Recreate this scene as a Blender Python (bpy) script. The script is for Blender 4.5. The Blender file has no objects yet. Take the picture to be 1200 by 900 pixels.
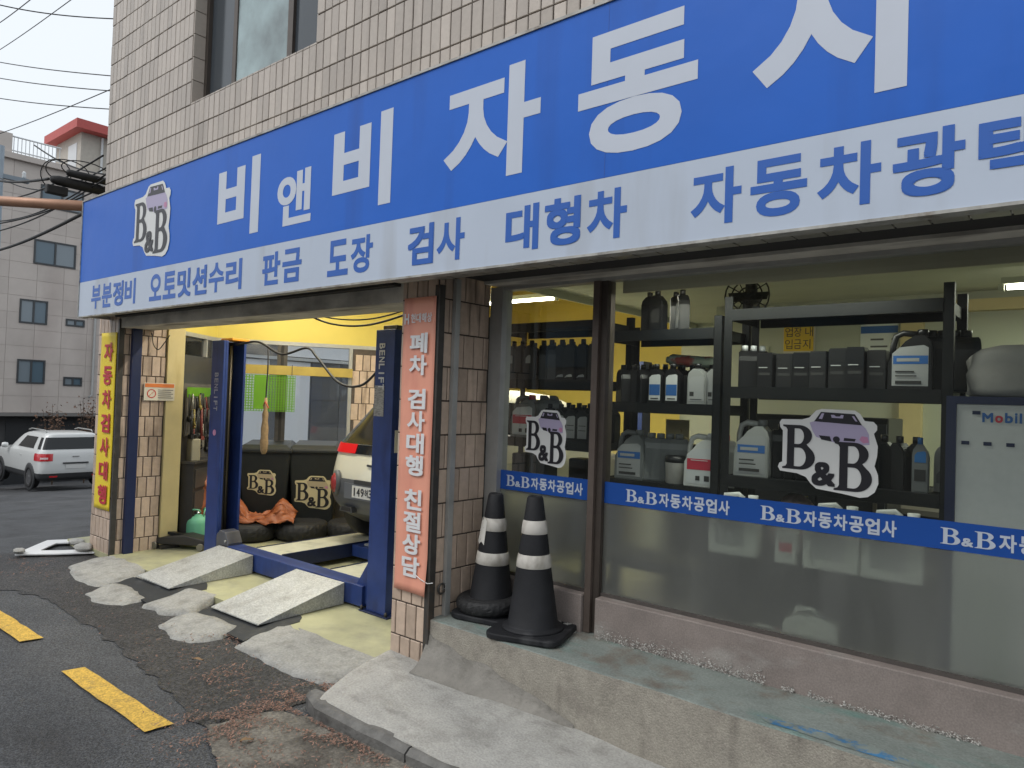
import bpy, bmesh, math, random
from mathutils import Vector, Matrix, noise

random.seed(7)
SC = bpy.context.scene
COL = SC.collection
R = math.radians

# ------------------------------------------------------------------ camera
CAM_H = 1.66
def camera():
    yaw, pitch, roll = R(39.5), R(1.27), R(1.94)
    f = Vector((-math.sin(yaw) * math.cos(pitch), math.cos(yaw) * math.cos(pitch), math.sin(pitch)))
    r = f.cross(Vector((0, 0, 1))).normalized()
    u = r.cross(f)
    c, s = math.cos(roll), math.sin(roll)
    r2 = c * r + s * u
    u2 = -s * r + c * u
    m = Matrix(((r2.x, u2.x, -f.x, 0), (r2.y, u2.y, -f.y, 0), (r2.z, u2.z, -f.z, CAM_H), (0, 0, 0, 1)))
    cd = bpy.data.cameras.new('camera')
    cd.sensor_width = 36.0
    cd.lens = 840 / 1200 * 36.0
    cd.clip_start = 0.05
    cd.clip_end = 2000
    co = bpy.data.objects.new('camera', cd)
    COL.objects.link(co)
    co.matrix_world = m
    SC.camera = co
camera()

# ------------------------------------------------------------------ sky, sun, exposure
SUN_EL, SUN_AZ = 52.0, 200.0          # soft overcast key from over the street
w = bpy.data.worlds.new('World')
SC.world = w
w.use_nodes = True
nt = w.node_tree
nt.nodes.clear()
sky = nt.nodes.new('ShaderNodeTexSky')
sky.sky_type = 'NISHITA'
sky.sun_disc = False
sky.sun_elevation = R(SUN_EL)
sky.sun_rotation = R(SUN_AZ)
sky.dust_density = 6.0
sky.air_density = 1.2
sky.ozone_density = 1.0
hs = nt.nodes.new('ShaderNodeHueSaturation')
hs.inputs['Saturation'].default_value = 0.16
hs.inputs['Value'].default_value = 1.0
mx = nt.nodes.new('ShaderNodeMix')
mx.data_type = 'RGBA'
mx.inputs['Factor'].default_value = 0.75
mx.inputs['B'].default_value = (7.5, 8.05, 8.6, 1)        # even cloud deck
bg = nt.nodes.new('ShaderNodeBackground')
bg.inputs['Strength'].default_value = 0.11
wo = nt.nodes.new('ShaderNodeOutputWorld')
nt.links.new(sky.outputs[0], hs.inputs['Color'])
nt.links.new(hs.outputs[0], mx.inputs['A'])
nt.links.new(mx.outputs['Result'], bg.inputs['Color'])
nt.links.new(bg.outputs[0], wo.inputs[0])
sl = bpy.data.lights.new('sun', 'SUN')
sl.energy = 0.7
sl.angle = R(25)
sl.color = (1.0, 0.97, 0.93)
so = bpy.data.objects.new('sun', sl)
COL.objects.link(so)
so.location = (0, -10, 20)
az = R(SUN_AZ)
sd = Vector((math.sin(az) * math.cos(R(SUN_EL)), math.cos(az) * math.cos(R(SUN_EL)), math.sin(R(SUN_EL))))
so.rotation_euler = sd.to_track_quat('Z', 'Y').to_euler()
vs = SC.view_settings
vs.view_transform = 'Standard'
vs.look = 'None'
vs.gamma = 1.0
vs.exposure = 0.34
SC.cycles.use_denoising = True
SC.cycles.max_bounces = 8
SC.cycles.transparent_max_bounces = 12
SC.cycles.sample_clamp_indirect = 6.0

# ------------------------------------------------------------------ materials
MATS = {}
def mat(name, col, rough=0.6, metal=0.0, var=0.0, scale=6.0, bump=0.0, bscale=60.0, col2=None, f2=(0.45, 0.62),
        island=0.0, spec=0.5, detail=6.0, stretch=None, coat=0.0, emit=None, estr=0.0, trans=0.0, bdist=0.01, stain=None, speck=None):
    """principled material: base colour broken up by noise, optional second colour patches, per piece variation and relief"""
    if name in MATS:
        return MATS[name]
    m = bpy.data.materials.new(name)
    m.use_nodes = True
    t = m.node_tree
    b = t.nodes['Principled BSDF']
    b.inputs['Roughness'].default_value = rough
    b.inputs['Metallic'].default_value = metal
    b.inputs['Specular IOR Level'].default_value = spec
    if coat:
        b.inputs['Coat Weight'].default_value = coat
    if trans:
        b.inputs['Transmission Weight'].default_value = trans
    c = (*col, 1)
    b.inputs['Base Color'].default_value = c
    if emit:
        b.inputs['Emission Color'].default_value = (*emit, 1)
        b.inputs['Emission Strength'].default_value = estr
    N = t.nodes.new
    L = t.links.new
    tc = N('ShaderNodeTexCoord')
    geo = N('ShaderNodeNewGeometry')
    src = geo.outputs['Position']
    if stretch:
        mp = N('ShaderNodeMapping')
        mp.inputs['Scale'].default_value = stretch
        L(src, mp.inputs['Vector'])
        src = mp.outputs[0]
    out = None
    if var or col2 or island or stain or speck:
        rgb = N('ShaderNodeRGB')
        rgb.outputs[0].default_value = c
        out = rgb.outputs[0]
        if col2:
            n2 = N('ShaderNodeTexNoise')
            n2.inputs['Scale'].default_value = scale * 0.6
            n2.inputs['Detail'].default_value = detail
            n2.inputs['Roughness'].default_value = 0.65
            L(src, n2.inputs['Vector'])
            mr = N('ShaderNodeMapRange')
            mr.inputs['From Min'].default_value = f2[0]
            mr.inputs['From Max'].default_value = f2[1]
            L(n2.outputs['Fac'], mr.inputs['Value'])
            mm = N('ShaderNodeMix')
            mm.data_type = 'RGBA'
            L(mr.outputs[0], mm.inputs['Factor'])
            L(out, mm.inputs['A'])
            mm.inputs['B'].default_value = (*col2, 1)
            out = mm.outputs['Result']
        if stain:                                  # (colour, scale vector, from, to): streaks of dirt
            mp2 = N('ShaderNodeMapping')
            mp2.inputs['Scale'].default_value = stain[1]
            L(geo.outputs['Position'], mp2.inputs['Vector'])
            n3 = N('ShaderNodeTexNoise')
            n3.inputs['Scale'].default_value = 1.0
            n3.inputs['Detail'].default_value = 5
            L(mp2.outputs[0], n3.inputs['Vector'])
            mr = N('ShaderNodeMapRange')
            mr.inputs['From Min'].default_value = stain[2]
            mr.inputs['From Max'].default_value = stain[3]
            L(n3.outputs['Fac'], mr.inputs['Value'])
            mm = N('ShaderNodeMix')
            mm.data_type = 'RGBA'
            L(mr.outputs[0], mm.inputs['Factor'])
            L(out, mm.inputs['A'])
            mm.inputs['B'].default_value = (*stain[0], 1)
            out = mm.outputs['Result']
        val = None
        if var:
            n1 = N('ShaderNodeTexNoise')
            n1.inputs['Scale'].default_value = scale
            n1.inputs['Detail'].default_value = detail
            n1.inputs['Roughness'].default_value = 0.6
            L(src, n1.inputs['Vector'])
            mr = N('ShaderNodeMapRange')
            mr.inputs['From Min'].default_value = 0.25
            mr.inputs['From Max'].default_value = 0.75
            mr.inputs['To Min'].default_value = 1 - var
            mr.inputs['To Max'].default_value = 1 + var
            L(n1.outputs['Fac'], mr.inputs['Value'])
            val = mr.outputs[0]
        if island:
            oi = N('ShaderNodeObjectInfo')
            ad = N('ShaderNodeMath')
            ad.operation = 'ADD'
            L(geo.outputs['Random Per Island'], ad.inputs[0])
            L(oi.outputs['Random'], ad.inputs[1])
            fr = N('ShaderNodeMath')
            fr.operation = 'FRACT'
            L(ad.outputs[0], fr.inputs[0])
            mr = N('ShaderNodeMapRange')
            mr.inputs['To Min'].default_value = 1 - island
            mr.inputs['To Max'].default_value = 1 + island
            L(fr.outputs[0], mr.inputs['Value'])
            if val is None:
                val = mr.outputs[0]
            else:
                mu = N('ShaderNodeMath')
                mu.operation = 'MULTIPLY'
                L(val, mu.inputs[0])
                L(mr.outputs[0], mu.inputs[1])
                val = mu.outputs[0]
        if speck:                                  # (scale, amount): aggregate grains
            n5 = N('ShaderNodeTexNoise')
            n5.inputs['Scale'].default_value = speck[0]
            n5.inputs['Detail'].default_value = 1.5
            L(geo.outputs['Position'], n5.inputs['Vector'])
            mr = N('ShaderNodeMapRange')
            mr.inputs['From Min'].default_value = 0.34
            mr.inputs['From Max'].default_value = 0.68
            mr.inputs['To Min'].default_value = 1 - speck[1]
            mr.inputs['To Max'].default_value = 1 + speck[1] * 1.5
            L(n5.outputs['Fac'], mr.inputs['Value'])
            if val is None:
                val = mr.outputs[0]
            else:
                mu = N('ShaderNodeMath')
                mu.operation = 'MULTIPLY'
                L(val, mu.inputs[0])
                L(mr.outputs[0], mu.inputs[1])
                val = mu.outputs[0]
        if val is not None:
            h2 = N('ShaderNodeHueSaturation')
            L(out, h2.inputs['Color'])
            L(val, h2.inputs['Value'])
            out = h2.outputs[0]
        L(out, b.inputs['Base Color'])
    if bump:
        n4 = N('ShaderNodeTexNoise')
        n4.inputs['Scale'].default_value = bscale
        n4.inputs['Detail'].default_value = 4
        L(src, n4.inputs['Vector'])
        bp = N('ShaderNodeBump')
        bp.inputs['Strength'].default_value = bump
        bp.inputs['Distance'].default_value = bdist
        L(n4.outputs['Fac'], bp.inputs['Height'])
        L(bp.outputs[0], b.inputs['Normal'])
    MATS[name] = m
    return m

def glass_mat(name, tint=(0.9, 0.93, 0.9), dust_sheen=0.05, dcol=(0.5, 0.5, 0.46), ior=1.5):
    if name in MATS:
        return MATS[name]
    m = bpy.data.materials.new(name)
    m.use_nodes = True
    t = m.node_tree
    t.nodes.clear()
    N = t.nodes.new
    L = t.links.new
    o = N('ShaderNodeOutputMaterial')
    tr = N('ShaderNodeBsdfTransparent')
    tr.inputs[0].default_value = (*tint, 1)
    gl = N('ShaderNodeBsdfGlossy')
    gl.inputs['Roughness'].default_value = 0.02
    fr = N('ShaderNodeFresnel')
    fr.inputs['IOR'].default_value = ior
    m1 = N('ShaderNodeMixShader')
    L(fr.outputs[0], m1.inputs[0])
    L(tr.outputs[0], m1.inputs[1])
    L(gl.outputs[0], m1.inputs[2])
    df = N('ShaderNodeBsdfDiffuse')
    df.inputs[0].default_value = (*dcol, 1)
    nz = N('ShaderNodeTexNoise')
    nz.inputs['Scale'].default_value = 3.0
    nz.inputs['Detail'].default_value = 6
    geo = N('ShaderNodeNewGeometry')
    L(geo.outputs['Position'], nz.inputs['Vector'])
    mr = N('ShaderNodeMapRange')
    mr.inputs['From Min'].default_value = 0.3
    mr.inputs['From Max'].default_value = 0.8
    mr.inputs['To Min'].default_value = dust_sheen * 0.5
    mr.inputs['To Max'].default_value = dust_sheen * 1.9
    L(nz.outputs['Fac'], mr.inputs['Value'])
    m2 = N('ShaderNodeMixShader')
    L(mr.outputs[0], m2.inputs[0])
    L(m1.outputs[0], m2.inputs[1])
    L(df.outputs[0], m2.inputs[2])
    L(m2.outputs[0], o.inputs[0])
    MATS[name] = m
    return m

def frosted_mat(name):
    m = bpy.data.materials.new(name)
    m.use_nodes = True
    t = m.node_tree
    t.nodes.clear()
    N = t.nodes.new
    L = t.links.new
    o = N('ShaderNodeOutputMaterial')
    rf = N('ShaderNodeBsdfRefraction')
    rf.inputs['Color'].default_value = (0.92, 0.94, 0.9, 1)
    rf.inputs['Roughness'].default_value = 0.42
    rf.inputs['IOR'].default_value = 1.2
    df = N('ShaderNodeBsdfDiffuse')
    df.inputs[0].default_value = (0.46, 0.47, 0.445, 1)
    gl = N('ShaderNodeBsdfGlossy')
    gl.inputs['Roughness'].default_value = 0.22
    geo = N('ShaderNodeNewGeometry')
    mp = N('ShaderNodeMapping')
    mp.inputs['Scale'].default_value = (5, 5, 1.2)
    L(geo.outputs['Position'], mp.inputs['Vector'])
    nz = N('ShaderNodeTexNoise')
    nz.inputs['Scale'].default_value = 1.0
    nz.inputs['Detail'].default_value = 6
    L(mp.outputs[0], nz.inputs['Vector'])
    mr = N('ShaderNodeMapRange')
    mr.inputs['From Min'].default_value = 0.3
    mr.inputs['From Max'].default_value = 0.75
    mr.inputs['To Min'].default_value = 0.26
    mr.inputs['To Max'].default_value = 0.46
    L(nz.outputs['Fac'], mr.inputs['Value'])
    tl = N('ShaderNodeBsdfTranslucent')
    tl.inputs[0].default_value = (0.62, 0.64, 0.60, 1)
    m0 = N('ShaderNodeMixShader')
    m0.inputs[0].default_value = 0.5
    L(df.outputs[0], m0.inputs[1])
    L(tl.outputs[0], m0.inputs[2])
    m1 = N('ShaderNodeMixShader')
    L(mr.outputs[0], m1.inputs[0])
    L(rf.outputs[0], m1.inputs[1])
    L(m0.outputs[0], m1.inputs[2])
    m2 = N('ShaderNodeMixShader')
    fr = N('ShaderNodeFresnel')
    fr.inputs['IOR'].default_value = 1.35
    L(fr.outputs[0], m2.inputs[0])
    L(m1.outputs[0], m2.inputs[1])
    L(gl.outputs[0], m2.inputs[2])
    L(m2.outputs[0], o.inputs[0])
    MATS[name] = m
    return m

# ------------------------------------------------------------------ object helpers
def tag(o, label=None, cat=None, group=None, kind=None):
    if label: o['label'] = label
    if cat: o['category'] = cat
    if group: o['group'] = group
    if kind: o['kind'] = kind
    return o

def thing(name, label, cat, loc=(0, 0, 0), rz=0.0, group=None):
    o = bpy.data.objects.new(name, None)
    o.empty_display_size = 0.1
    COL.objects.link(o)
    o.location = loc
    o.rotation_euler = (0, 0, rz)
    return tag(o, label, cat, group)

def wloc(o):
    """location of a parent chain that carries no rotation"""
    v = Vector((0, 0, 0))
    while o is not None:
        v += o.location
        o = o.parent
    return v

class MB:
    """collects shapes, becomes ONE mesh object"""
    def __init__(self):
        self.v = []; self.f = []; self.mi = []; self.cur = 0; self.sm = []; self.smooth = False
    def add(self, vs, fs):
        n = len(self.v)
        self.v += [tuple(p) for p in vs]
        for f in fs:
            self.f.append(tuple(i + n for i in f)); self.mi.append(self.cur); self.sm.append(self.smooth)
        return self
    def box(self, x0, x1, y0, y1, z0, z1):
        return self.add([(x0, y0, z0), (x1, y0, z0), (x1, y1, z0), (x0, y1, z0), (x0, y0, z1), (x1, y0, z1), (x1, y1, z1), (x0, y1, z1)],
                        [(0, 3, 2, 1), (4, 5, 6, 7), (0, 1, 5, 4), (1, 2, 6, 5), (2, 3, 7, 6), (3, 0, 4, 7)])
    def obox(self, c, ax, ay, az):
        """box with centre c and half-axis vectors"""
        c, ax, ay, az = Vector(c), Vector(ax), Vector(ay), Vector(az)
        P = [c + sx * ax + sy * ay + sz * az for sz in (-1, 1) for sx, sy in ((-1, -1), (1, -1), (1, 1), (-1, 1))]
        return self.add(P, [(0, 3, 2, 1), (4, 5, 6, 7), (0, 1, 5, 4), (1, 2, 6, 5), (2, 3, 7, 6), (3, 0, 4, 7)])
    def bar(self, p0, p1, wx, wz, up=(0, 0, 1)):
        """rectangular bar from p0 to p1"""
        p0, p1 = Vector(p0), Vector(p1)
        d = p1 - p0
        u = Vector(up)
        s = d.cross(u)
        if s.length < 1e-6: s = d.cross(Vector((1, 0, 0)))
        s.normalize()
        u = s.cross(d).normalized()
        return self.obox((p0 + p1) / 2, d / 2, s * wx / 2, u * wz / 2)
    def tube(self, pts, r, n=8, cap=True):
        pts = [Vector(p) for p in pts]
        rs = r if isinstance(r, (list, tuple)) else [r] * len(pts)
        rings = []
        prev = None
        for i, p in enumerate(pts):
            if i == 0: d = pts[1] - pts[0]
            elif i == len(pts) - 1: d = pts[-1] - pts[-2]
            else: d = (pts[i + 1] - pts[i - 1])
            d.normalize()
            if prev is None:
                a = Vector((0, 0, 1)) if abs(d.z) < 0.9 else Vector((1, 0, 0))
                s = d.cross(a).normalized()
            else:
                s = (prev - d * prev.dot(d)).normalized()
            prev = s
            t = d.cross(s)
            rings.append([p + (s * math.cos(2 * math.pi * k / n) + t * math.sin(2 * math.pi * k / n)) * rs[i] for k in range(n)])
        V = [q for rg in rings for q in rg]
        F = []
        for i in range(len(pts) - 1):
            for k in range(n):
                F.append((i * n + k, i * n + (k + 1) % n, (i + 1) * n + (k + 1) % n, (i + 1) * n + k))
        old = self.smooth
        self.smooth = n > 5
        self.add(V, F)
        if cap:
            self.smooth = False
            self.add(rings[0], [tuple(range(n))[::-1]])
            self.add(rings[-1], [tuple(range(n))])
        self.smooth = old
        return self
    def lathe(self, prof, c=(0, 0, 0), n=20, axis='z', smooth=True):
        """prof: list of (radius, height)"""
        V = []
        for r, h in prof:
            for k in range(n):
                a = 2 * math.pi * k / n
                p = (r * math.cos(a), r * math.sin(a), h)
                if axis == 'x': p = (p[2], p[0], p[1])
                elif axis == 'y': p = (p[0], p[2], -p[1])
                V.append((c[0] + p[0], c[1] + p[1], c[2] + p[2]))
        F = []
        for i in range(len(prof) - 1):
            for k in range(n):
                F.append((i * n + k, i * n + (k + 1) % n, (i + 1) * n + (k + 1) % n, (i + 1) * n + k))
        old = self.smooth
        self.smooth = smooth
        self.add(V, F)
        self.smooth = False
        if prof[0][0] > 1e-5: self.add(V[:n], [tuple(range(n))[::-1]])
        if prof[-1][0] > 1e-5: self.add(V[-n:], [tuple(range(n))])
        self.smooth = old
        return self
    def prism(self, poly, a0, a1, axis='y'):
        """2-D outline (u,v) extruded along an axis. y: (u,a,v); z: (u,v,a); x: (a,u,v)"""
        def P(u, v, a):
            return (u, a, v) if axis == 'y' else ((u, v, a) if axis == 'z' else (a, u, v))
        n = len(poly)
        V = [P(u, v, a0) for u, v in poly] + [P(u, v, a1) for u, v in poly]
        F = [tuple(range(n)), tuple(range(n, 2 * n))[::-1]]
        for i in range(n):
            j = (i + 1) % n
            F.append((i, i + n, j + n, j))
        return self.add(V, F)
    def build(self, name, m, parent=None, fix=True, origin=None):
        me = bpy.data.meshes.new(name)
        off = Vector((0, 0, 0))
        me.from_pydata(self.v, [], self.f)
        ms = m if isinstance(m, (list, tuple)) else [m]
        for q in ms: me.materials.append(q)
        me.polygons.foreach_set('material_index', self.mi)
        me.polygons.foreach_set('use_smooth', self.sm)
        if fix:
            bm = bmesh.new()
            bm.from_mesh(me)
            bmesh.ops.remove_doubles(bm, verts=bm.verts, dist=1e-5)
            bmesh.ops.recalc_face_normals(bm, faces=bm.faces)
            bm.to_mesh(me)
            bm.free()
        o = bpy.data.objects.new(name, me)
        COL.objects.link(o)
        if parent is not None:
            o.parent = parent
        return o

def W(o, root):
    """shape was modelled in world coordinates: keep it there under a root that stands elsewhere"""
    v = wloc(root)
    for p in o.data.vertices:
        p.co -= v
    return o

def bevel(o, w_=0.01, seg=2):
    b = o.modifiers.new('bevel', 'BEVEL')
    b.width = w_
    b.segments = seg
    b.limit_method = 'ANGLE'
    b.angle_limit = R(40)
    return o

def struct(o):
    o['kind'] = 'structure'
    return o

def copy_part(src, parent, loc=None):
    c = src.copy()
    COL.objects.link(c)
    c.parent = parent
    if loc is not None: c.location = loc
    return c

def copy_tree(o, parent=None):
    c = o.copy()
    COL.objects.link(c)
    c.parent = parent
    for ch in list(o.children):
        copy_tree(ch, c)
    return c

# ------------------------------------------------------------------ lettering
GLY = {}
def glyph(ch, off=0.03):
    """outline mesh of one character: (verts2d, faces, x0, y0, x1, y1)"""
    k = (ch, off)
    if k in GLY: return GLY[k]
    c = bpy.data.curves.new('glyph', 'FONT')
    c.body = ch
    c.offset = off
    c.resolution_u = 5
    o = bpy.data.objects.new('glyph', c)
    tmp.objects.link(o)
    dg = bpy.context.evaluated_depsgraph_get()
    dg.update()
    me = bpy.data.meshes.new_from_object(o.evaluated_get(dg))
    V = [(v.co.x, v.co.y) for v in me.vertices]
    F = [tuple(p.vertices) for p in me.polygons]
    bpy.data.objects.remove(o)
    bpy.data.meshes.remove(me)
    xs = [v[0] for v in V]; ys = [v[1] for v in V]
    GLY[k] = (V, F, min(xs), min(ys), max(xs), max(ys))
    return GLY[k]
tmp = bpy.data.collections.new('tmp')
COL.children.link(tmp)
CLEAN = set('비앤자동차오토수리판금도장사대부분비공')
for ch in sorted(CLEAN): glyph(ch, 0.032)
for ch in sorted(set('비앤자동차부분정오토밋션수리판금도장검사대형광택행폐친절상담현해공업내입지허')):
    glyph(ch, 0.0)
for ch in 'BENLIFTMobil&H14936 7SOR':
    if ch != ' ':
        glyph(ch, 0.0)
COL.children.unlink(tmp)
bpy.data.collections.remove(tmp)

def put_glyph(mb, ch, O, U, V, u0, u1, v0, v1, off=0.032, lift=0.0):
    """fit a character into the rectangle u0..u1, v0..v1 of the plane O + u*U + v*V"""
    O, U, V = Vector(O), Vector(U), Vector(V)
    Nn = U.cross(V).normalized()
    if off > .031 and ch in CLEAN:            # outlines that thicken without crossing themselves
        vs_, fs, x0, y0, x1, y1 = GLY[(ch, 0.032)]
        off = 0.0
    else:
        vs_, fs, x0, y0, x1, y1 = GLY[(ch, 0.0)]
    # bold weight: the plain outline laid down nine times, shifted round by half the extra stroke
    sh = [(0, 0)] if off <= 0 else [(0, 0)] + [(off * a, off * b) for a, b in ((1, 1), (-1, 1), (-1, -1), (1, -1), (1, 0), (0, 1), (-1, 0), (0, -1))]
    X0, X1, Y0, Y1 = x0 - max(off, 0), x1 + max(off, 0), y0 - max(off, 0), y1 + max(off, 0)
    for i, (sx, sy) in enumerate(sh):
        P = [O + U * (u0 + (x + sx - X0) / (X1 - X0) * (u1 - u0)) + V * (v0 + (y + sy - Y0) / (Y1 - Y0) * (v1 - v0)) + Nn * (lift + i * .00016) for x, y in vs_]
        mb.add(P, fs)

def letter(ch, O, U, V, rect, m, parent, root=None, off=0.032, lift=0.004, name='letter'):
    mb = MB()
    put_glyph(mb, ch, O, U, V, *rect, off=off, lift=lift)
    o = mb.build(name, m, parent, fix=False)
    W(o, parent)
    return o

def poly2d(mb, pts, O, U, V, lift):
    O, U, V = Vector(O), Vector(U), Vector(V)
    Nn = U.cross(V).normalized()
    mb.add([O + U * x + V * y + Nn * lift for x, y in pts], [tuple(range(len(pts)))])

def serif_b():
    """outline triangles of a serif capital B in a unit box"""
    def arc(cx, cy, rx, ry, a0, a1, n=12):
        return [(cx + rx * math.cos(R(a0 + (a1 - a0) * i / n)), cy + ry * math.sin(R(a0 + (a1 - a0) * i / n))) for i in range(n + 1)]
    outer = [(0, 0), (0, .035), (.10, .06), (.14, .11), (.14, .89), (.10, .94), (0, .965), (0, 1)] + \
            arc(.52, .765, .38, .235, 90, -55) + arc(.56, .275, .44, .275, 48, -90)
    c1 = [(.36, .57), (.36, .925)] + arc(.49, .7475, .165, .1775, 90, -90)
    c2 = [(.36, .065), (.36, .49)] + arc(.52, .2775, .205, .2125, 90, -90)
    bm = bmesh.new()
    es = []
    for loop in (outer, c1, c2):
        vv = [bm.verts.new((x, y, 0)) for x, y in loop]
        for i in range(len(vv)):
            es.append(bm.edges.new((vv[i], vv[(i + 1) % len(vv)])))
    bmesh.ops.triangle_fill(bm, use_beauty=True, use_dissolve=False, edges=es)
    bm.verts.index_update()
    Vs = [(v.co.x, v.co.y) for v in bm.verts]
    Fs = [tuple(v.index for v in f.verts) for f in bm.faces]
    bm.free()
    GLY[('SB', 0.0)] = (Vs, Fs, 0, 0, 1, 1)
serif_b()

def put_sb(mb, O, U, V, u0, u1, v0, v1, lift):
    put_glyph(mb, 'SB', O, U, V, u0, u1, v0, v1, off=0, lift=lift)

LOGO_BACK = [(100, 212), (270, 208), (330, 190), (352, 165), (385, 128), (430, 113), (690, 118), (730, 145), (765, 200), (830, 205), (858, 235), (858, 270), (835, 300), (850, 350), (866, 400), (862, 480), (845, 560), (872, 630), (876, 700), (850, 770), (800, 812), (740, 825), (600, 805), (400, 785), (352, 745), (312, 695), (240, 670), (95, 660), (76, 625), (88, 592), (112, 580), (112, 312), (88, 280), (82, 240)]
def logo(parent, O, U, V, w_, h_, lift=0.0, back='logo_white', print_='logo_lilac'):
    lil = MATS[print_]
    """car-and-letters emblem on a cut-out backing; O is its lower left corner"""
    def q(pts): return [((x - 76) / 800 * w_, (825 - y) / 712 * h_) for x, y in pts]
    def part(name, polys, m, dl):
        mb = MB()
        for p in polys: poly2d(mb, q(p), O, U, V, lift + dl)
        return W(mb.build(name, m, parent, fix=False), parent)
    part('backing', [LOGO_BACK], MATS[back], 0.001)
    car = part('car_print', [[(335, 232), (372, 220), (745, 236), (775, 262), (800, 310), (805, 392), (700, 400), (560, 395), (390, 350), (360, 300)],
                             ], lil, 0.002)
    def sub(name, polys, m, dl):
        mb = MB()
        for p in polys: poly2d(mb, q(p), O, U, V, lift + dl)
        return W(mb.build(name, m, car, fix=False), parent)
    circ = [(552 + 28 * math.cos(k * math.pi / 6), 362 + 26 * math.sin(k * math.pi / 6)) for k in range(12)]
    sub('windscreen', [[(372, 220), (425, 138), (690, 148), (746, 236)]], MATS['logo_dark'], 0.003)
    for pg in ([(408, 195), (432, 150), (452, 150), (436, 198)], [(505, 160), (530, 160), (545, 172), (575, 172), (585, 158), (605, 160), (600, 186), (512, 184)], [(668, 165), (685, 165), (712, 208), (695, 205)]):
        sub('glass_highlight', [pg], lil, 0.004)
    sub('grille', [[(412, 335), (500, 340), (515, 382), (432, 370)], [(612, 346), (702, 350), (694, 372), (608, 370)], circ], MATS['logo_dark'], 0.003)
    sub('headlight', [[(728, 355), (745, 325), (790, 330), (800, 372), (760, 382)]], MATS['logo_pink'], 0.003)
    for (a, b, c, d) in ((115, 385, 258, 635), (540, 830, 380, 780)):
        mb = MB()
        (u0, v1), (u1, v0) = q([(a, c), (b, d)])
        put_sb(mb, O, U, V, u0, u1, v0, v1, lift + 0.004)
        W(mb.build('letter', MATS['logo_dark'], parent, fix=False), parent)
    mb = MB()
    (u0, v1), (u1, v0) = q([(362, 558), (552, 757)])
    put_glyph(mb, '&', O, U, V, u0, u1, v0, v1, off=0.03, lift=lift + 0.0045)
    W(mb.build('letter', MATS['logo_dark'], parent, fix=False), parent)

# ------------------------------------------------------------------ the materials of the place
mat('asphalt', (0.054, 0.056, 0.060), 0.7, var=0.22, scale=1.6, bump=0.8, bscale=120, bdist=0.012, col2=(0.080, 0.081, 0.083), f2=(0.5, 0.75), speck=(95, .55), stain=((.034, .034, .036), (1.1, 2.6, 1), .52, .72))
mat('asphalt_coarse', (0.027, 0.026, 0.0265), 0.5, var=0.3, scale=6, bump=1.0, bscale=70, bdist=0.02, col2=(0.042, 0.038, 0.036), f2=(0.52, 0.7), speck=(62, .8))
mat('concrete', (0.37, 0.36, 0.335), 0.88, var=0.14, scale=9, bump=0.5, bscale=80, col2=(0.29, 0.28, 0.255), f2=(0.5, 0.72), speck=(85, .09), stain=((.24, .23, .21), (3.5, 9, 2), .56, .74))
mat('concrete_pale', (0.30, 0.295, 0.275), 0.88, var=0.14, scale=14, bump=0.4, bscale=75, col2=(0.205, 0.20, 0.185), f2=(0.5, 0.7), speck=(70, .10))
mat('concrete_kerb', (0.16, 0.155, 0.145), 0.9, var=0.3, scale=9, bump=0.7, bscale=40, col2=(0.09, 0.085, 0.08), f2=(0.45, 0.65))
mat('ledge_front', (0.31, 0.285, 0.24), 0.9, var=0.16, scale=14, bump=0.5, bscale=120, stain=((0.12, 0.105, 0.09), (7, 3, 0.9), 0.55, 0.78), col2=(0.24, 0.215, 0.185), f2=(0.5, 0.75), speck=(110, .10))
mat('ledge_top', (0.205, 0.23, 0.21), 0.8, var=0.2, scale=7, bump=0.45, bscale=60, col2=(0.17, 0.15, 0.125), f2=(0.50, 0.64), speck=(90, .1), stain=((0.13, 0.215, 0.19), (3, 9, 1), 0.54, 0.72))
mat('granite', (0.25, 0.21, 0.19), 0.65, var=0.12, scale=5, bump=0.15, bscale=90, col2=(0.19, 0.16, 0.145), f2=(0.45, 0.7), speck=(130, .09), stain=((.33, .31, .285), (2.5, 5, 7), .56, .72))
mat('gutter', (0.17, 0.155, 0.13), 0.85, var=0.3, scale=5, bump=0.8, bscale=45, col2=(0.075, 0.066, 0.055), f2=(0.45, 0.62), speck=(60, .2))
mat('litter', (0.20, 0.115, 0.085), 0.9, island=0.7)
mat('yellow_line', (0.56, 0.35, 0.055), 0.7, var=0.15, scale=25, bump=0.35, bscale=140, col2=(0.30, 0.20, 0.06), f2=(0.54, 0.72), speck=(95, .22))
mat('epoxy_floor', (0.40, 0.39, 0.23), 0.55, var=0.15, scale=4, col2=(0.25, 0.24, 0.17), f2=(0.46, 0.72), bump=0.05, bscale=30)
mat('tile', (0.46, 0.40, 0.345), 0.42, var=0.07, scale=30, island=0.15, bump=0.10, bscale=70, stain=((0.28, 0.235, 0.195), (3.5, 2, 0.35), 0.53, 0.78))
mat('tile_pillar', (0.52, 0.40, 0.31), 0.42, var=0.14, scale=18, island=0.16, bump=0.10, bscale=70, stain=((0.17, 0.12, 0.09), (9, 9, 1.4), 0.58, 0.78))
mat('grout', (0.085, 0.07, 0.06), 0.95, var=0.2, scale=20)
mat('sign_blue', (0.012, 0.125, 0.56), 0.42, var=0.07, scale=1.3, spec=.28, bump=.12, bscale=2.2, bdist=.05, stain=((0.014, 0.085, 0.38), (3.6, 1, 0.35), 0.56, 0.9))
mat('sign_white', (0.50, 0.56, 0.66), 0.45, spec=.3, var=0.04, scale=1.2, bump=.12, bscale=2.2, bdist=.05, stain=((0.38, 0.40, 0.43), (4, 1, 0.5), 0.54, 0.88))
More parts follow.
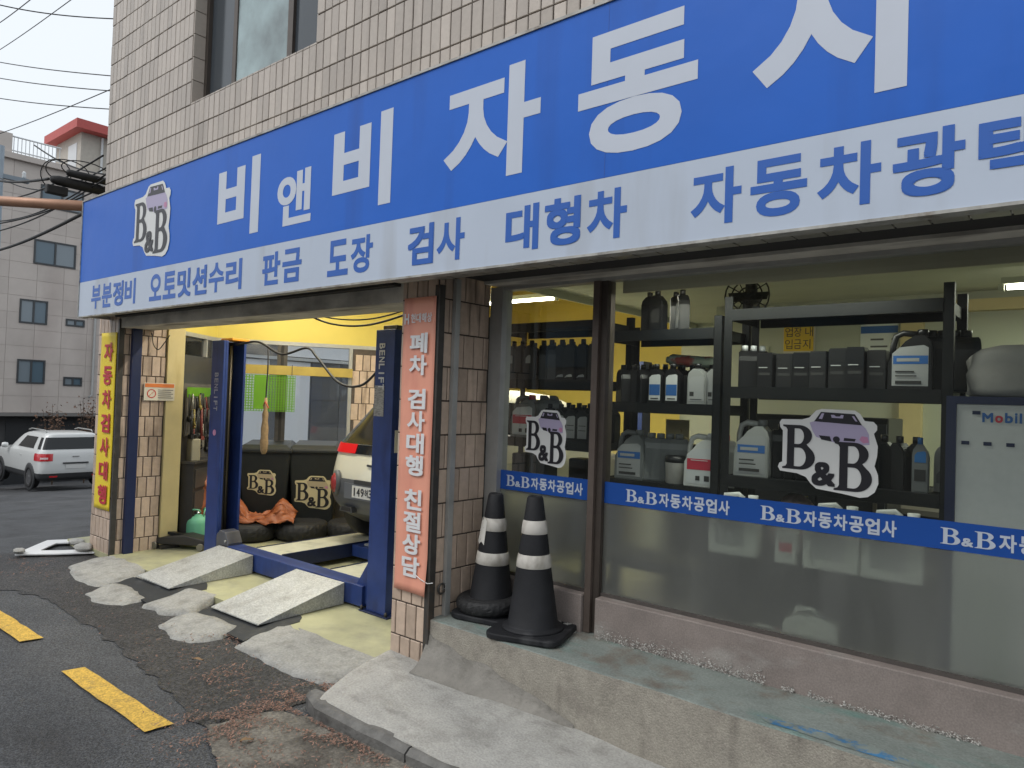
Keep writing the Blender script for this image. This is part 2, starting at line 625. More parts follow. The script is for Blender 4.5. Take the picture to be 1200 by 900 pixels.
mat('sign_edge', (0.40, 0.39, 0.36), 0.6, var=0.3, scale=14, metal=0.3, col2=(0.2, 0.17, 0.14), f2=(0.52, 0.7))
mat('letter_white', (0.54, 0.58, 0.66), 0.4, var=0.04, scale=3)
mat('letter_blue', (0.014, 0.105, 0.44), 0.4, var=0.05, scale=3)
mat('logo_white', (0.70, 0.70, 0.68), 0.45)
mat('logo_lilac', (0.42, 0.37, 0.52), 0.45)
mat('logo_dark', (0.018, 0.017, 0.022), 0.4)
mat('logo_pink', (0.50, 0.22, 0.36), 0.45)
mat('alu', (0.40, 0.40, 0.385), 0.42, metal=0.35, var=0.12, scale=9, bump=0.05)
mat('alu_bronze', (0.10, 0.082, 0.07), 0.42, metal=0.55, var=0.15, scale=12)
mat('steel_dark', (0.075, 0.07, 0.064), 0.5, metal=0.4, var=0.25, scale=14, col2=(0.11, 0.075, 0.05), f2=(0.58, 0.75))
mat('soffit', (0.60, 0.57, 0.50), 0.75, var=0.22, scale=5, stain=((0.12, 0.105, 0.085), (1.2, 6, 3), 0.5, 0.7))
mat('dark_gap', (0.03, 0.028, 0.026), 0.85)
mat('yellow_wall', (0.66, 0.53, 0.115), 0.6, var=0.05, scale=2, stain=((0.54, 0.42, 0.10), (2, 2, 0.5), 0.6, 0.85))
mat('yellow_post', (0.60, 0.50, 0.25), 0.6, var=0.06, scale=6, stain=((0.46, 0.35, 0.14), (6, 6, 1.2), 0.58, 0.8))
mat('wall_white', (0.46, 0.48, 0.37), 0.7, var=0.05, scale=2)
mat('ceiling_grey', (0.58, 0.60, 0.48), 0.75, var=0.06, scale=3)
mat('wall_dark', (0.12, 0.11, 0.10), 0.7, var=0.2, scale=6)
mat('floor_shop', (0.11, 0.105, 0.09), 0.6, var=0.1, scale=4)
mat('rubber', (0.016, 0.016, 0.017), 0.65, var=0.3, scale=22, bump=0.2, bscale=80, col2=(0.045, 0.042, 0.04), f2=(0.6, 0.8))
mat('mortar', (0.42, 0.405, 0.375), 0.95, island=0.3)
glass_mat('glass_shop', (0.88, 0.91, 0.87), 0.025, (0.42, 0.44, 0.38))
glass_mat('glass_up', (0.5, 0.56, 0.56), 0.62, (0.46, 0.56, 0.57), 2.2)  # pale teal veil paints the sky's reflection into the upstairs pane
glass_mat('glass_thin', (0.96, 0.97, 0.97), 0.02)
frosted_mat('frosted')

def hz(x, y):
    """height of the street: level by the shop, falling away along the side street to the left"""
    t = max(0.0, min(-x - 8.6, 26.0))
    return -0.06 - 0.0905 * t * (1 if t > 1.5 else t / 1.5)

# ------------------------------------------------------------------ ground
def ground():
    xs = [-400, -150, -80, -50, -40] + [-36 + 2 * i for i in range(12)] + [-12 + .4 * i for i in range(9)] + [-8.6, -8.3, -8, -6, -4, -2, 0, 3, 8, 20, 60, 150, 400]
    ys = [-400, -150, -60, -25, -12, -6, -3, 0, 1, 2, 3, 4, 6, 8, 10, 13, 18, 30, 60, 150, 400]
    xs = sorted(set(round(x, 3) for x in xs))
    mb = MB()
    V = [(x, y, hz(x, y)) for x in xs for y in ys]
    n = len(ys)
    F = [(i * n + j, (i + 1) * n + j, (i + 1) * n + j + 1, i * n + j + 1) for i in range(len(xs) - 1) for j in range(n - 1)]
    mb.add(V, F)
    o = struct(mb.build('road', MATS['asphalt'], fix=False))
    return o
road = ground()

def sheet(name, pts, z, m, parent=None, jit=0.0, sub=5, dome=0.0):
    """irregular flat patch lying on the ground, with a rough outline"""
    c = Vector((sum(p[0] for p in pts) / len(pts), sum(p[1] for p in pts) / len(pts)))
    ring = []
    for i in range(len(pts)):
        a, b = Vector(pts[i][:2]), Vector(pts[(i + 1) % len(pts)][:2])
        for k in range(sub):
            p = a.lerp(b, k / sub)
            p += Vector((noise.noise((p.x * 9, p.y * 9, 1.3)), noise.noise((p.x * 9, p.y * 9, 7.7)))) * jit
            ring.append(p)
    n = len(ring)
    zz = z if callable(z) else (lambda x, y: z)
    V = []
    K = (1.0, 0.9, 0.6, 0.3) if not dome else (1.0, 0.95, 0.6, 0.3)
    for q, k in enumerate(K):
        for p in ring:
            r = c.lerp(p, k)
            V.append((r.x, r.y, (hz(r.x, r.y) - .004 if (dome and q == 0 and r.y < 2.97) else zz(r.x, r.y)) + dome * (1 - k) ** 0.5 * (0 if q == 0 else 1) + (noise.noise((r.x * 6, r.y * 6, 3)) * dome * 0.35 if q else 0)))
    V.append((c.x, c.y, zz(c.x, c.y) + dome))
    F = []
    for q in range(len(K) - 1):
        for i in range(n):
            j = (i + 1) % n
            F.append((q * n + i, q * n + j, (q + 1) * n + j, (q + 1) * n + i))
    q = len(K) - 1
    for i in range(n):
        F.append((q * n + i, q * n + (i + 1) % n, len(V) - 1))
    mb = MB()
    mb.smooth = dome > 0
    mb.add(V, F)
    o = mb.build(name, m, parent)
    return o

def flat_sheet(name, pts, z, m, parent=None, jit=0.0, sub=5):
    ring = []
    for i in range(len(pts)):
        a, b = Vector(pts[i]), Vector(pts[(i + 1) % len(pts)])
        for k in range(sub):
            p = a.lerp(b, k / sub)
            p += Vector((noise.noise((p.x * 9, p.y * 9, 1.3)), noise.noise((p.x * 9, p.y * 9, 7.7)))) * jit
            ring.append((p.x, p.y, z(p.x, p.y)))
    bm = bmesh.new()
    vv = [bm.verts.new(p) for p in ring]
    es = [bm.edges.new((vv[i], vv[(i + 1) % len(vv)])) for i in range(len(vv))]
    bmesh.ops.triangle_fill(bm, use_beauty=True, edges=es)
    for f in bm.faces:
        if f.normal.z < 0: f.normal_flip()
    me = bpy.data.meshes.new(name)
    bm.to_mesh(me)
    bm.free()
    me.materials.append(m)
    o = bpy.data.objects.new(name, me)
    COL.objects.link(o)
    o.parent = parent
    return o
# coarse, newly laid asphalt along the shop front
pt = flat_sheet('asphalt_patch', [(-8.6, 1.9), (-7.07, 1.965), (-6.56, 2.117), (-5.79, 2.107), (-4.99, 2.058), (-4.42, 2.014), (-3.95, 1.964), (-3.54, 1.877),
                             (-3.34, 2.05), (-3.38, 2.3), (-3.42, 2.62), (-3.5, 3.02), (-4.6, 3.02), (-6.0, 3.02), (-7.5, 3.02), (-8.2, 2.95), (-8.5, 2.5)],
           lambda x, y: hz(x, y) + 0.005, MATS['asphalt_coarse'], jit=0.07, sub=8)
struct(pt)
# yellow lane marking
for k, (x0, x1) in enumerate(((-4.775, -3.635), (-6.6, -5.49), (-8.45, -7.3), (-2.95, -1.8), (-1.1, 0.05))):
    pts = [(x0, 1.655), (x0 + .03, 1.775), (x1, 1.785), (x1 - .02, 1.655)]
    o = sheet('lane_marking', pts, lambda x, y: hz(x, y) + 0.012, MATS['yellow_line'], road, jit=0.012, sub=10)
# broken concrete gutter slab by the kerb
struct(sheet('gutter_slab', [(-3.53, 1.871), (-3.465, 1.989), (-3.36, 2.25), (-2.98, 2.36), (-2.42, 2.4), (-1.2, 2.42), (0.5, 2.45), (0.5, 1.9), (-1.2, 1.82), (-2.9, 1.70), (-3.2, 1.775)],
             -0.044, MATS['gutter'], jit=0.05))
# pale concrete lumps of the garage apron
for nm, P, z, d in (('a', [(-7.46, 2.60), (-7.55, 2.83), (-7.50, 3.02), (-6.798, 3.03), (-6.58, 2.90), (-6.522, 2.667), (-6.6, 2.519), (-6.9, 2.48)], -.05, .035),
                    ('b', [(-6.42, 2.385), (-6.54, 2.527), (-6.56, 2.646), (-6.405, 2.707), (-5.90, 2.64), (-5.90, 2.45), (-6.158, 2.336)], -.05, .05),
                    ('c', [(-5.78, 2.55), (-5.87, 2.99), (-5.52, 3.03), (-5.25, 2.70), (-5.476, 2.56)], -.05, .04),
                    ('d', [(-5.26, 2.427), (-5.33, 2.584), (-5.313, 2.735), (-5.051, 2.77), (-4.75, 2.76), (-4.64, 2.591), (-4.716, 2.424), (-4.918, 2.365)], -.05, .055),
                    ('e', [(-4.47, 2.58), (-4.55, 3.03), (-3.42, 3.03), (-3.38, 2.90), (-3.46, 2.60), (-3.686, 2.58), (-3.942, 2.56)], -.05, .042)):
    struct(sheet('apron_slab', P, lambda x, y: -.052 + .05 * max(0, min(1, (y - 2.45) / .5)), MATS['concrete_pale'], jit=0.03, dome=d * .3, sub=9))

# ------------------------------------------------------------------ sidewalk with kerb stones
def sidewalk():
    mb = MB()
    mb.smooth = True
    nx, ny = 80, 12
    V = []
    def zt(x, y):
        t = (y - 2.33) / 0.67
        zl = max(-0.01, 0.09 - 0.041 * (x + 3.07))
        zk = 0.03 - 0.012 * (x + 3.3)
        zk = max(-0.01, zk)
        return zk + (zl - zk) * max(0, min(1, t)) + 0.006 * noise.noise((x * 5, y * 5, 0)) 
    for i in range(nx + 1):
        for j in range(ny + 1):
            u, v = i / nx, j / ny
            y = 2.36 + (3.02 - 2.36) * v
            xl = -3.20 - 0.16 * v ** 0.7 - .03 * math.sin(v * 3)
            x = xl + (3.2 - xl) * u ** 1.3
            V.append((x, y, zt(x, y)))
    n = ny + 1
    F = [(i * n + j, (i + 1) * n + j, (i + 1) * n + j + 1, i * n + j + 1) for i in range(nx) for j in range(ny)]
    # skirt on the left end
    base = len(V)
    for j in range(n):
        x, y, z = V[j]
        V.append((x - 0.02, y, -0.07))
    F += [(j, j + 1, base + j + 1, base + j) for j in range(ny)]
    mb.add(V, F)
    sw = struct(mb.build('sidewalk', MATS['concrete'], fix=True))
    rnd = random.Random(3)
    x = -3.34
    first = True
    while x < 3.0:
        L = 0.86 if first else rnd.uniform(0.92, 1.0)
        first = False
        y0 = 2.30 + 0.055 * min(1, (x + 3.34) / 2)
        y1 = 2.30 + 0.055 * min(1, (x + L + 3.34) / 2)
        bm = bmesh.new()
        vs_ = []
        m_ = 10
        for i in range(m_ + 1):
            xx = x + 0.006 + (L - 0.012) * i / m_
            yy = y0 + (y1 - y0) * i / m_
            cut = 0.075 * max(0, 1 - i / 2.0) if x < -3.3 else 0
            nn = lambda k: 0.007 * noise.noise((xx * 7, k * 3.1, 0))
            zz = zt(xx, 2.33) + 0.002
            vs_.append([bm.verts.new((xx, yy + cut + nn(1), -0.10)), bm.verts.new((xx, yy + cut - .004 + nn(2), zz - 0.022 + nn(5))),
                        bm.verts.new((xx, yy + cut + 0.022 + nn(3), zz + nn(6))), bm.verts.new((xx, yy + 0.13, zz)), bm.verts.new((xx, yy + 0.13, -0.10))])
        for i in range(m_):
            for k in range(4):
                bm.faces.new((vs_[i][k], vs_[i + 1][k], vs_[i + 1][k + 1], vs_[i][k + 1]))
        bm.faces.new(vs_[0])
        bm.faces.new(vs_[-1][::-1])
        bmesh.ops.recalc_face_normals(bm, faces=bm.faces)
        me = bpy.data.meshes.new('kerb_stone')
        bm.to_mesh(me)
        bm.free()
        me.materials.append(MATS['concrete_kerb'])
        o = bpy.data.objects.new('kerb_stone', me)
        COL.objects.link(o)
        o.parent = sw
        x += L
    return sw
sidewalk()

# fallen needles and grit swept against the kerb
def litter():
    rnd = random.Random(11)
    mb = MB()
    def bit(x, y, z):
        a = rnd.uniform(0, math.pi)
        l, b = rnd.uniform(.003, .010), rnd.uniform(.001, .0035)
        dx, dy = math.cos(a) * l, math.sin(a) * l
        ex, ey = -math.sin(a) * b, math.cos(a) * b
        t = rnd.uniform(0, .006)
        mb.add([(x - dx - ex, y - dy - ey, z), (x + dx - ex, y + dy - ey, z + t), (x + dx + ex, y + dy + ey, z + t), (x - dx + ex, y - dy + ey, z + .001)], [(0, 1, 2, 3)])
    def ok(x, y, z0, n_, sx, sy):
        pass
    clus = [(-3.42, 2.25, .09, .30, 1500), (-3.15, 2.24, .25, .05, 1100), (-2.7, 2.28, .3, .04, 700), (-3.45, 1.95, .14, .10, 900), (-4.05, 2.25, .13, .10, 350),
            (-4.3, 2.35, .5, .18, 350), (-3.5, 2.62, .05, .18, 700), (-3.2, 1.8, .3, .1, 450), (-2.8, 2.1, .4, .15, 350), (-7.7, 2.35, .3, .15, 500), (-3.46, 2.9, .03, .12, 300), (-5.0, 2.3, 1.2, .15, 300), (-4.65, 2.62, .12, .06, 200)]
    for cx, cy, sx, sy, n_ in clus:
        for _ in range(int(n_ * .75)):
            x, y = rnd.gauss(cx, sx), rnd.gauss(cy, sy)
            if y > 2.29 + (0 if x < -3.36 else 0.0) and x > -3.38: continue
            if y > 3.0 or y < 1.5: continue
            if noise.noise((x * 7, y * 7, 2)) < -0.12: continue
            bit(x, y, hz(x, y) + (0.022 if y > 1.7 else .006) + rnd.uniform(0, .006))
    o = mb.build('leaf_litter', MATS['litter'], fix=False)
    tag(o, 'rust brown needles and grit swept against the kerb', 'leaf litter', kind='stuff')
litter()
for (x, y, a) in ((-2.68, 1.98, .3), (-3.18, 1.93, 1.4), (-4.35, 2.28, .8)):
    mb = MB()
    mb.smooth = True
    V = []
    for i in range(7):
        t = i / 6
        wd = .028 * math.sin(math.pi * min(1, t * .95 + .04))
        for s in (-1, 0, 1):
            V.append((math.cos(a) * (t - .5) * .07 - math.sin(a) * s * wd * .6, math.sin(a) * (t - .5) * .07 + math.cos(a) * s * wd * .6, .003 + .006 * abs(s) + .006 * math.sin(t * 5)))
    mb.add(V, [(i * 3 + k, i * 3 + 3 + k, i * 3 + 4 + k, i * 3 + 1 + k) for i in range(6) for k in range(2)])
    o = mb.build('fallen_leaf', mat('dry_leaf', (0.22, 0.13, 0.06), 0.7, var=.2, scale=60))
    o.location = (x, y, -0.035)
    tag(o, {-2.68: 'curled dry leaf on the gutter slab nearest the kerb', -3.18: 'dry leaf on the gutter slab beside the yellow dash', -4.35: 'pale dry leaf on the dark asphalt in front of the near ramp'}[x], 'leaf')

# ------------------------------------------------------------------ the shop building
BLD = thing('auto_shop_building', 'tiled repair shop building with garage opening and display window under a blue sign', 'building', (-3.0, 3.0, 0))
def bpart(name, mb, m, parent=None, fix=True):
    p = parent or BLD
    o = mb.build(name, m, p, fix=fix)
    v = wloc(p)
    for q in o.data.vertices: q.co -= v
    return o

TW, TH, TJ = 0.085, 0.208, 0.007
WX0, WX1, WZ0, WZ1 = -6.265, -4.395, 4.175, 5.7
uw = bpart('upper_wall', MB().box(-8.05, 3.2, 3.0, 3.25, 2.42, WZ0).box(-8.05, WX0, 3.0, 3.25, WZ0, WZ1).box(WX1, 3.2, 3.0, 3.25, WZ0, WZ1).box(-8.05, 3.2, 3.0, 3.25, WZ1, 7.0), MATS['grout'], fix=False)
def tile_mesh(w_, h_, d=0.009, c=0.0035):
    """one wall tile lying against the wall: x across, z up, proud towards -y"""
    x, z = w_ / 2, h_ / 2
    V = [(-x, 0, -z), (x, 0, -z), (x, 0, z), (-x, 0, z), (-x, -d + c, -z), (x, -d + c, -z), (x, -d + c, z), (-x, -d + c, z),
         (-x + c, -d, -z + c), (x - c, -d, -z + c), (x - c, -d, z - c), (-x + c, -d, z - c)]
    F = [(0, 1, 5, 4), (1, 2, 6, 5), (2, 3, 7, 6), (3, 0, 4, 7), (4, 5, 9, 8), (5, 6, 10, 9), (6, 7, 11, 10), (7, 4, 8, 11), (8, 9, 10, 11)]
    return V, F
def mesh_of(name, VF, m):
    me = bpy.data.meshes.new(name)
    me.from_pydata(VF[0], [], VF[1])
    me.materials.append(m)
    return me
def add_obj(name, me, loc, parent, rz=0.0):
    o = bpy.data.objects.new(name, me)
    COL.objects.link(o)
    o.parent = parent
    o.location = loc
    if rz: o.rotation_euler = (0, 0, rz)
    return o
CAMM = SC.camera.matrix_world.inverted()
def pix(p):
    c = CAMM @ Vector(p)
    return 600 + 840 * c.x / -c.z, 450 - 840 * c.y / -c.z, -c.z
def upper_tiles():
    cand = []
    z0 = 3.343
    rows = int((7.0 - z0) / TH)
    cols = int((3.2 + 8.05) / TW)
    rnd = random.Random(5)
    for r in range(rows):
        for c in range(cols):
            x = -8.05 + TW * (c + .5)
            z = z0 + TH * (r + .5)
            if WX0 < x < WX1 and WZ0 < z < WZ1: continue
            px, py, d = pix((x, 3.0, z))
            vis = d > 0 and -5 < px < 1205 and -12 < py < 905
            cand.append((0 if vis else 1, d, x, z))
    cand.sort()
    me = mesh_of('tile', tile_mesh(TW - TJ, TH - TJ), MATS['tile'])
    me2 = tile_mesh(TW - TJ, TH - TJ)
    rest = MB()
    v = wloc(BLD)
    for i, (nv, d, x, z) in enumerate(cand):
        jy = rnd.uniform(-.0015, .0015)
        jx = rnd.uniform(-.0015, .0015)
        if i < 290 and nv == 0:
            add_obj('tile', me, (x + jx - v.x, 3.0 + jy - v.y, z - v.z), uw)
        else:
            rest.add([(a + x + jx, b + 3.0 + jy, e + z) for a, b, e in me2[0]], me2[1])
    o = bpart('tile_field', rest, MATS['tile'], uw, fix=False)
    tag(o, kind='stuff')
    # sill and jamb tiles of the window recess
    x = WX0
    while x < WX1 - .02:
        bpart('sill_tile', MB().box(x + .004, x + TW - .004, 2.994, 3.10, WZ0 + .001, WZ0 + .013), MATS['tile'], uw, fix=False)
        x += TW
    for k in range(7):
        z = 4.192 + k * TH
        bpart('jamb_tile', MB().box(WX0 - .001, WX0 + .011, 2.997, 3.125, z + .003, z + TH - .004), MATS['tile'], uw, fix=False)
        bpart('jamb_tile', MB().box(WX1 - .011, WX1 + .001, 2.997, 3.125, z + .003, z + TH - .004), MATS['tile'], uw, fix=False)
upper_tiles()
# rest of the upper storey: side walls and roof
bpart('side_wall', MB().box(-8.05, -7.85, 3.25, 10.0, 2.9, 7.0), MATS['tile'])
bpart('side_wall', MB().box(3.0, 3.2, 3.25, 10.0, 0, 7.0), MATS['tile'])
bpart('rear_wall', MB().box(-8.05, 3.2, 10.0, 10.2, 0, 7.0), MATS['tile'])
bpart('roof', MB().box(-8.15, 3.3, 2.9, 10.3, 7.0, 7.25), MATS['concrete'])
# upstairs window
wn = bpart('window', MB().box(WX0 + .012, WX1 - .012, 3.10, 3.16, WZ0 + .014, WZ0 + .06).box(WX0 + .012, WX0 + .06, 3.10, 3.16, WZ0 + .06, WZ1).box(WX1 - .06, WX1 - .012, 3.10, 3.16, WZ0 + .06, WZ1), MATS['alu_bronze'])
bpart('sash', MB().box(-5.80, -5.745, 3.115, 3.15, WZ0 + .06, WZ1).box(-4.96, -4.89, 3.108, 3.15, WZ0 + .06, WZ1).box(-5.745, -4.96, 3.115, 3.15, WZ0 + .06, WZ0 + .10), MATS['alu_bronze'], wn)
bpart('pane', MB().box(-5.745, -4.96, 3.128, 3.134, WZ0 + .10, WZ1), MATS['glass_up'], wn)
bpart('pane', MB().box(WX0 + .06, -5.80, 3.134, 3.140, WZ0 + .06, WZ1), mat('pane_dark', (0.055, 0.065, 0.075), 0.12, spec=.4), wn)
bpart('pane', MB().box(-4.89, WX1 - .06, 3.134, 3.140, WZ0 + .06, WZ1), MATS['pane_dark'], wn)
bpart('curtain', MB().box(-6.2, -4.45, 3.40, 3.42, 4.1, 5.8), mat('curtain', (0.35, 0.40, 0.40), 0.9), wn)

# pillars with running-bond tiles
def pillar(x0, x1, y0, y1, z0, z1, faces, drop=()):
    mbp = MB().box(x0, x1, y0, y1, z0 - .1, z1)
    p = bpart('pillar', mbp, MATS['grout'])
    tw, th, tj = 0.09, 0.205, 0.009
    v = wloc(BLD)
    cache = {}
    def put(cx, cy, cz, w_, h_, rz):
        k = (round(w_, 3), round(h_, 3))
        if k not in cache: cache[k] = mesh_of('tile', tile_mesh(w_, h_), MATS['tile_pillar'])
        add_obj('tile', cache[k], (cx - v.x, cy - v.y, cz - v.z), p, rz)
    for face in faces:
        L = (x1 - x0) if face == 'f' else (y1 - y0)
        r = 0
        z = z0
        while z < z1 - .03:
            h_ = min(th, z1 - z) - tj
            u = -(tw / 2 if r % 2 else 0)
            while u < L - .012:
                a, b = max(u, 0.002), min(u + tw, L - .002)
                if b - a > .02:
                    cu = (a + b) / 2
                    if face == 'f': put(x0 + cu, y0, z + th / 2 if h_ > th - .02 else z + (h_ + tj) / 2, b - a - tj, h_, 0)
                    else: put(x1, y0 + cu, z + th / 2 if h_ > th - .02 else z + (h_ + tj) / 2, b - a - tj, h_, math.pi / 2)
                u += tw
            z += th
            r += 1
    return p
pl = pillar(-8.03, -7.53, 3.0, 3.46, -0.07, 2.42, 'fr')
tag(pl, 'far pillar at the building corner carrying the yellow banner')
pr = pillar(-3.375, -3.06, 3.0, 3.46, 0.0, 2.42, 'fr')
tag(pr, 'near pillar carrying the salmon banner')
bpart('corner_angle', MB().box(-7.545, -7.515, 2.985, 3.035, -.06, 2.33), MATS['steel_dark'], pl)
bpart('corner_angle', MB().box(-3.075, -3.035, 2.984, 3.03, .02, 2.33), MATS['steel_dark'], pr)
bpart('guide_rail', MB().box(-3.046, -3.018, 3.105, 3.145, .354, 2.38), MATS['alu'], pr)
bpart('guide_rail', MB().box(-7.518, -7.470, 3.10, 3.19, -.02, 2.33), mat('navy', (0.012, 0.022, 0.075), .45, var=.15), pl)
bpart('latch', MB().tube([(-3.03, 3.08 + .03 * math.cos(a * .5), .52 + .03 * math.sin(a * .5)) for a in range(13)], .007, 6), MATS['steel_dark'], pr)

# garage lintel, soffits and the shutter slot
bpart('lintel', MB().box(-7.53, -3.375, 3.0, 3.32, 2.245, 2.42), MATS['soffit'])
bpart('soffit', MB().box(-7.75, 3.2, 2.735, 3.0, 2.365, 2.42), MATS['soffit'])
bpart('shutter_slot', MB().box(-7.5, -3.4, 2.93, 2.998, 2.345, 2.364), MATS['dark_gap'])
bpart('shutter_slot', MB().box(-3.0, 3.2, 3.06, 3.33, 2.395, 2.42), MATS['dark_gap'])
bpart('soffit', MB().box(-3.0, 3.2, 3.33, 3.62, 2.378, 2.42), MATS['soffit'])
me = mesh_of('soffit_panel', ([(0, 0, 0), (.112, 0, 0), (.112, .10, 0), (0, .10, 0), (0, 0, .014), (.112, 0, .014), (.112, .10, .014), (0, .10, .014)], [(0, 3, 2, 1), (0, 1, 5, 4), (1, 2, 6, 5), (2, 3, 7, 6), (3, 0, 4, 7)]), mat('soffit_metal', (.38, .36, .31), .38, metal=.6, var=.3, scale=7))
for i in range(52):
    x = -3.0 + i * .12
    add_obj('soffit_panel', me, (x + 3.0, 2.86 - 3.0, 2.350), BLD)

# ---- display window
SW = bpart('display_window', MB().box(-3.055, -2.955, 3.462, 3.56, .354, 2.378).box(-2.955, 3.0, 3.47, 3.55, 2.358, 2.378), MATS['alu'])
bpart('bottom_rail', MB().box(-2.955, -2.263, 3.49, 3.55, .57, .588).box(-2.179, 3.0, 3.49, 3.55, .57, .588), mat('rail_brown', (0.10, 0.088, 0.08), 0.5, metal=.3, var=.15, scale=10), SW)
bpart('mullion', MB().box(-2.262, -2.222, 3.452, 3.56, .36, 2.358), mat('alu_brown', (0.17, 0.135, 0.115), 0.42, metal=.5, var=.15, scale=10), SW)
bpart('mullion', MB().box(-2.2215, -2.180, 3.475, 3.56, .36, 2.358), MATS['alu_bronze'], SW)
bpart('pane', MB().add([(-2.955, 3.512, .588), (-2.262, 3.512, .588), (-2.262, 3.512, 2.358), (-2.955, 3.512, 2.358)], [(0, 1, 2, 3)]), MATS['glass_shop'], SW)
bpart('pane', MB().add([(-2.18, 3.512, .588), (3.0, 3.512, .588), (3.0, 3.512, 2.358), (-2.18, 3.512, 2.358)], [(0, 1, 2, 3)]), MATS['glass_shop'], SW)
bpart('frosted_film', MB().add([(-2.955, 3.506, .588), (-2.262, 3.506, .588), (-2.262, 3.506, 1.092), (-2.955, 3.506, 1.092)], [(0, 1, 2, 3)]), MATS['frosted'], SW)
bpart('frosted_film', MB().add([(-2.18, 3.506, .588), (3.0, 3.506, .588), (3.0, 3.506, 1.092), (-2.18, 3.506, 1.092)], [(0, 1, 2, 3)]), MATS['frosted'], SW)
sill = bpart('granite_sill', MB().box(-3.055, -2.268, 3.43, 3.57, .34, .5695).box(-2.176, 3.0, 3.43, 3.57, .34, .5695), MATS['granite'], SW)
bevel(sill, .006)

# ---- ledge under the window
def ledge():
    mb = MB()
    nx, ny = 90, 10
    x0, x1 = -3.062, 3.0
    V = []
    top = []
    for i in range(nx + 1):
        x = x0 + (x1 - x0) * i / nx
        row = []
        for k in range(7):               # front face
            z = -.08 + (.350 + .08) * k / 6
            y = 3.0 + .006 * noise.noise((x * 5, 0, z * 5)) + .012 * max(0, noise.noise((x * 2.2, 5, z * 3))) - (.03 * max(0, (0.13 - z)) * (1 if x < -1.9 else .3))
            row.append((x, y, z))
        row.append((x, 3.010, .354 + .002 * noise.noise((x * 4, 1, 0))))
        for k in range(1, 7):
            y = 3.012 + (3.5 - 3.012) * k / 6
            row.append((x, y, .355 + .004 * noise.noise((x * 3, y * 6, 0))))
        V.append(row)
    n = len(V[0])
    flat = [p for r_ in V for p in r_]
    for i in range(nx):
        for k in range(n - 1):
            mb.cur = 0 if k < 6 else 1
            mb.smooth = True
            q = [flat[i * n + k], flat[(i + 1) * n + k], flat[(i + 1) * n + k + 1], flat[i * n + k + 1]]
            mb.add(q, [(0, 1, 2, 3)])
    mb.smooth = False
    mb.cur = 0
    mb.add(V[0], [tuple(range(n))])
    o = bpart('window_ledge', mb, [MATS['ledge_front'], MATS['ledge_top']])
    for p in o.data.polygons:
        p.use_smooth = False
    # smear of blue paint along the worn edge
    s = flat_sheet('paint_smear', [(-1.12, 3.07), (-.95, 3.105), (-.72, 3.11), (-.52, 3.07), (-.48, 3.036), (-.7, 3.028), (-.9, 3.028), (-1.05, 3.032)], lambda x, y: .3565 + .004 * noise.noise((x * 3, y * 6, 0)) * max(0, min(1, (y - 3.01) / .08)), mat('paint_blue', (.045, .17, .33), .75, var=.3, scale=18, col2=(.19, .22, .2), f2=(.44, .52)), None, jit=.010, sub=8)
    s.parent = o
    v = wloc(BLD)
    for q in s.data.vertices: q.co -= v
    # crumbling mortar along the foot of the sill
    rnd = random.Random(2)
    mb = MB()
    for _ in range(4200):
        x = rnd.uniform(-2.15, .9)
        if noise.noise((x * 2.3, 0, 0)) + .5 * noise.noise((x * 14, 0, 0)) < -.28: continue
        y = 3.428 - abs(rnd.gauss(0, .010))
        z = .356 + abs(rnd.gauss(0, .020)) * (1.3 if x < -1.2 else .55)
        s_ = rnd.uniform(.0015, .0065)
        P = [(x + rnd.uniform(-s_, s_) * 1.4, y + rnd.uniform(-s_, s_) * .6, z + rnd.uniform(-s_, s_)) for _ in range(4)]
        mb.add(P, [(0, 1, 2), (0, 2, 3), (0, 3, 1), (1, 3, 2)])
    m_ = bpart('mortar_crumbs', mb, MATS['mortar'], o, fix=False)
    tag(m_, kind='stuff')
    mm = MB()
    for (cx, cy, sx) in ((-2.42, 3.40, .12), (-2.34, 3.41, .06)):
        k = len(mm.v)
        mm.lathe([(0, .045), (.4, .04), (.8, .022), (1, 0)], (0, 0, 0), 12)
        for i in range(k, len(mm.v)):
            x, y, z = mm.v[i]
            mm.v[i] = (cx + x * sx, cy + y * .05, .352 + z * (1 + .4 * noise.noise((x * 4, y * 4, 1))))
    bpart('mortar_lump', mm, mat('plaster', (.42, .41, .38), .95, var=.15, scale=20), o)
    # rough concrete haunch at the pillar foot
    mb = MB()
    mb.smooth = True
    V = []
    for i in range(21):
        t = i / 20
        x = -3.05 + 1.05 * t
        hgt = (.20 * (1 - t) ** .7 + .03) * (1 + .25 * noise.noise((x * 6, 0, 0)))
        for k in range(6):
            a = k / 5
            V.append((x, 2.998 - (.11 * (1 - t) + .03) * (1 - a) ** 1.5 + .008 * noise.noise((x * 9, a * 4, 0)), max(.0, .09 - .041 * (x + 3.07)) - .01 + hgt * a ** 1.6 * .8))
    mb.add(V, [(i * 6 + k, (i + 1) * 6 + k, (i + 1) * 6 + k + 1, i * 6 + k + 1) for i in range(20) for k in range(5)])
    bpart('haunch', mb, mat('haunch', (.24, .225, .20), .9, var=.2, scale=10, bump=.6, bscale=60, col2=(.15, .14, .12), f2=(.5, .7)), o)
ledge()

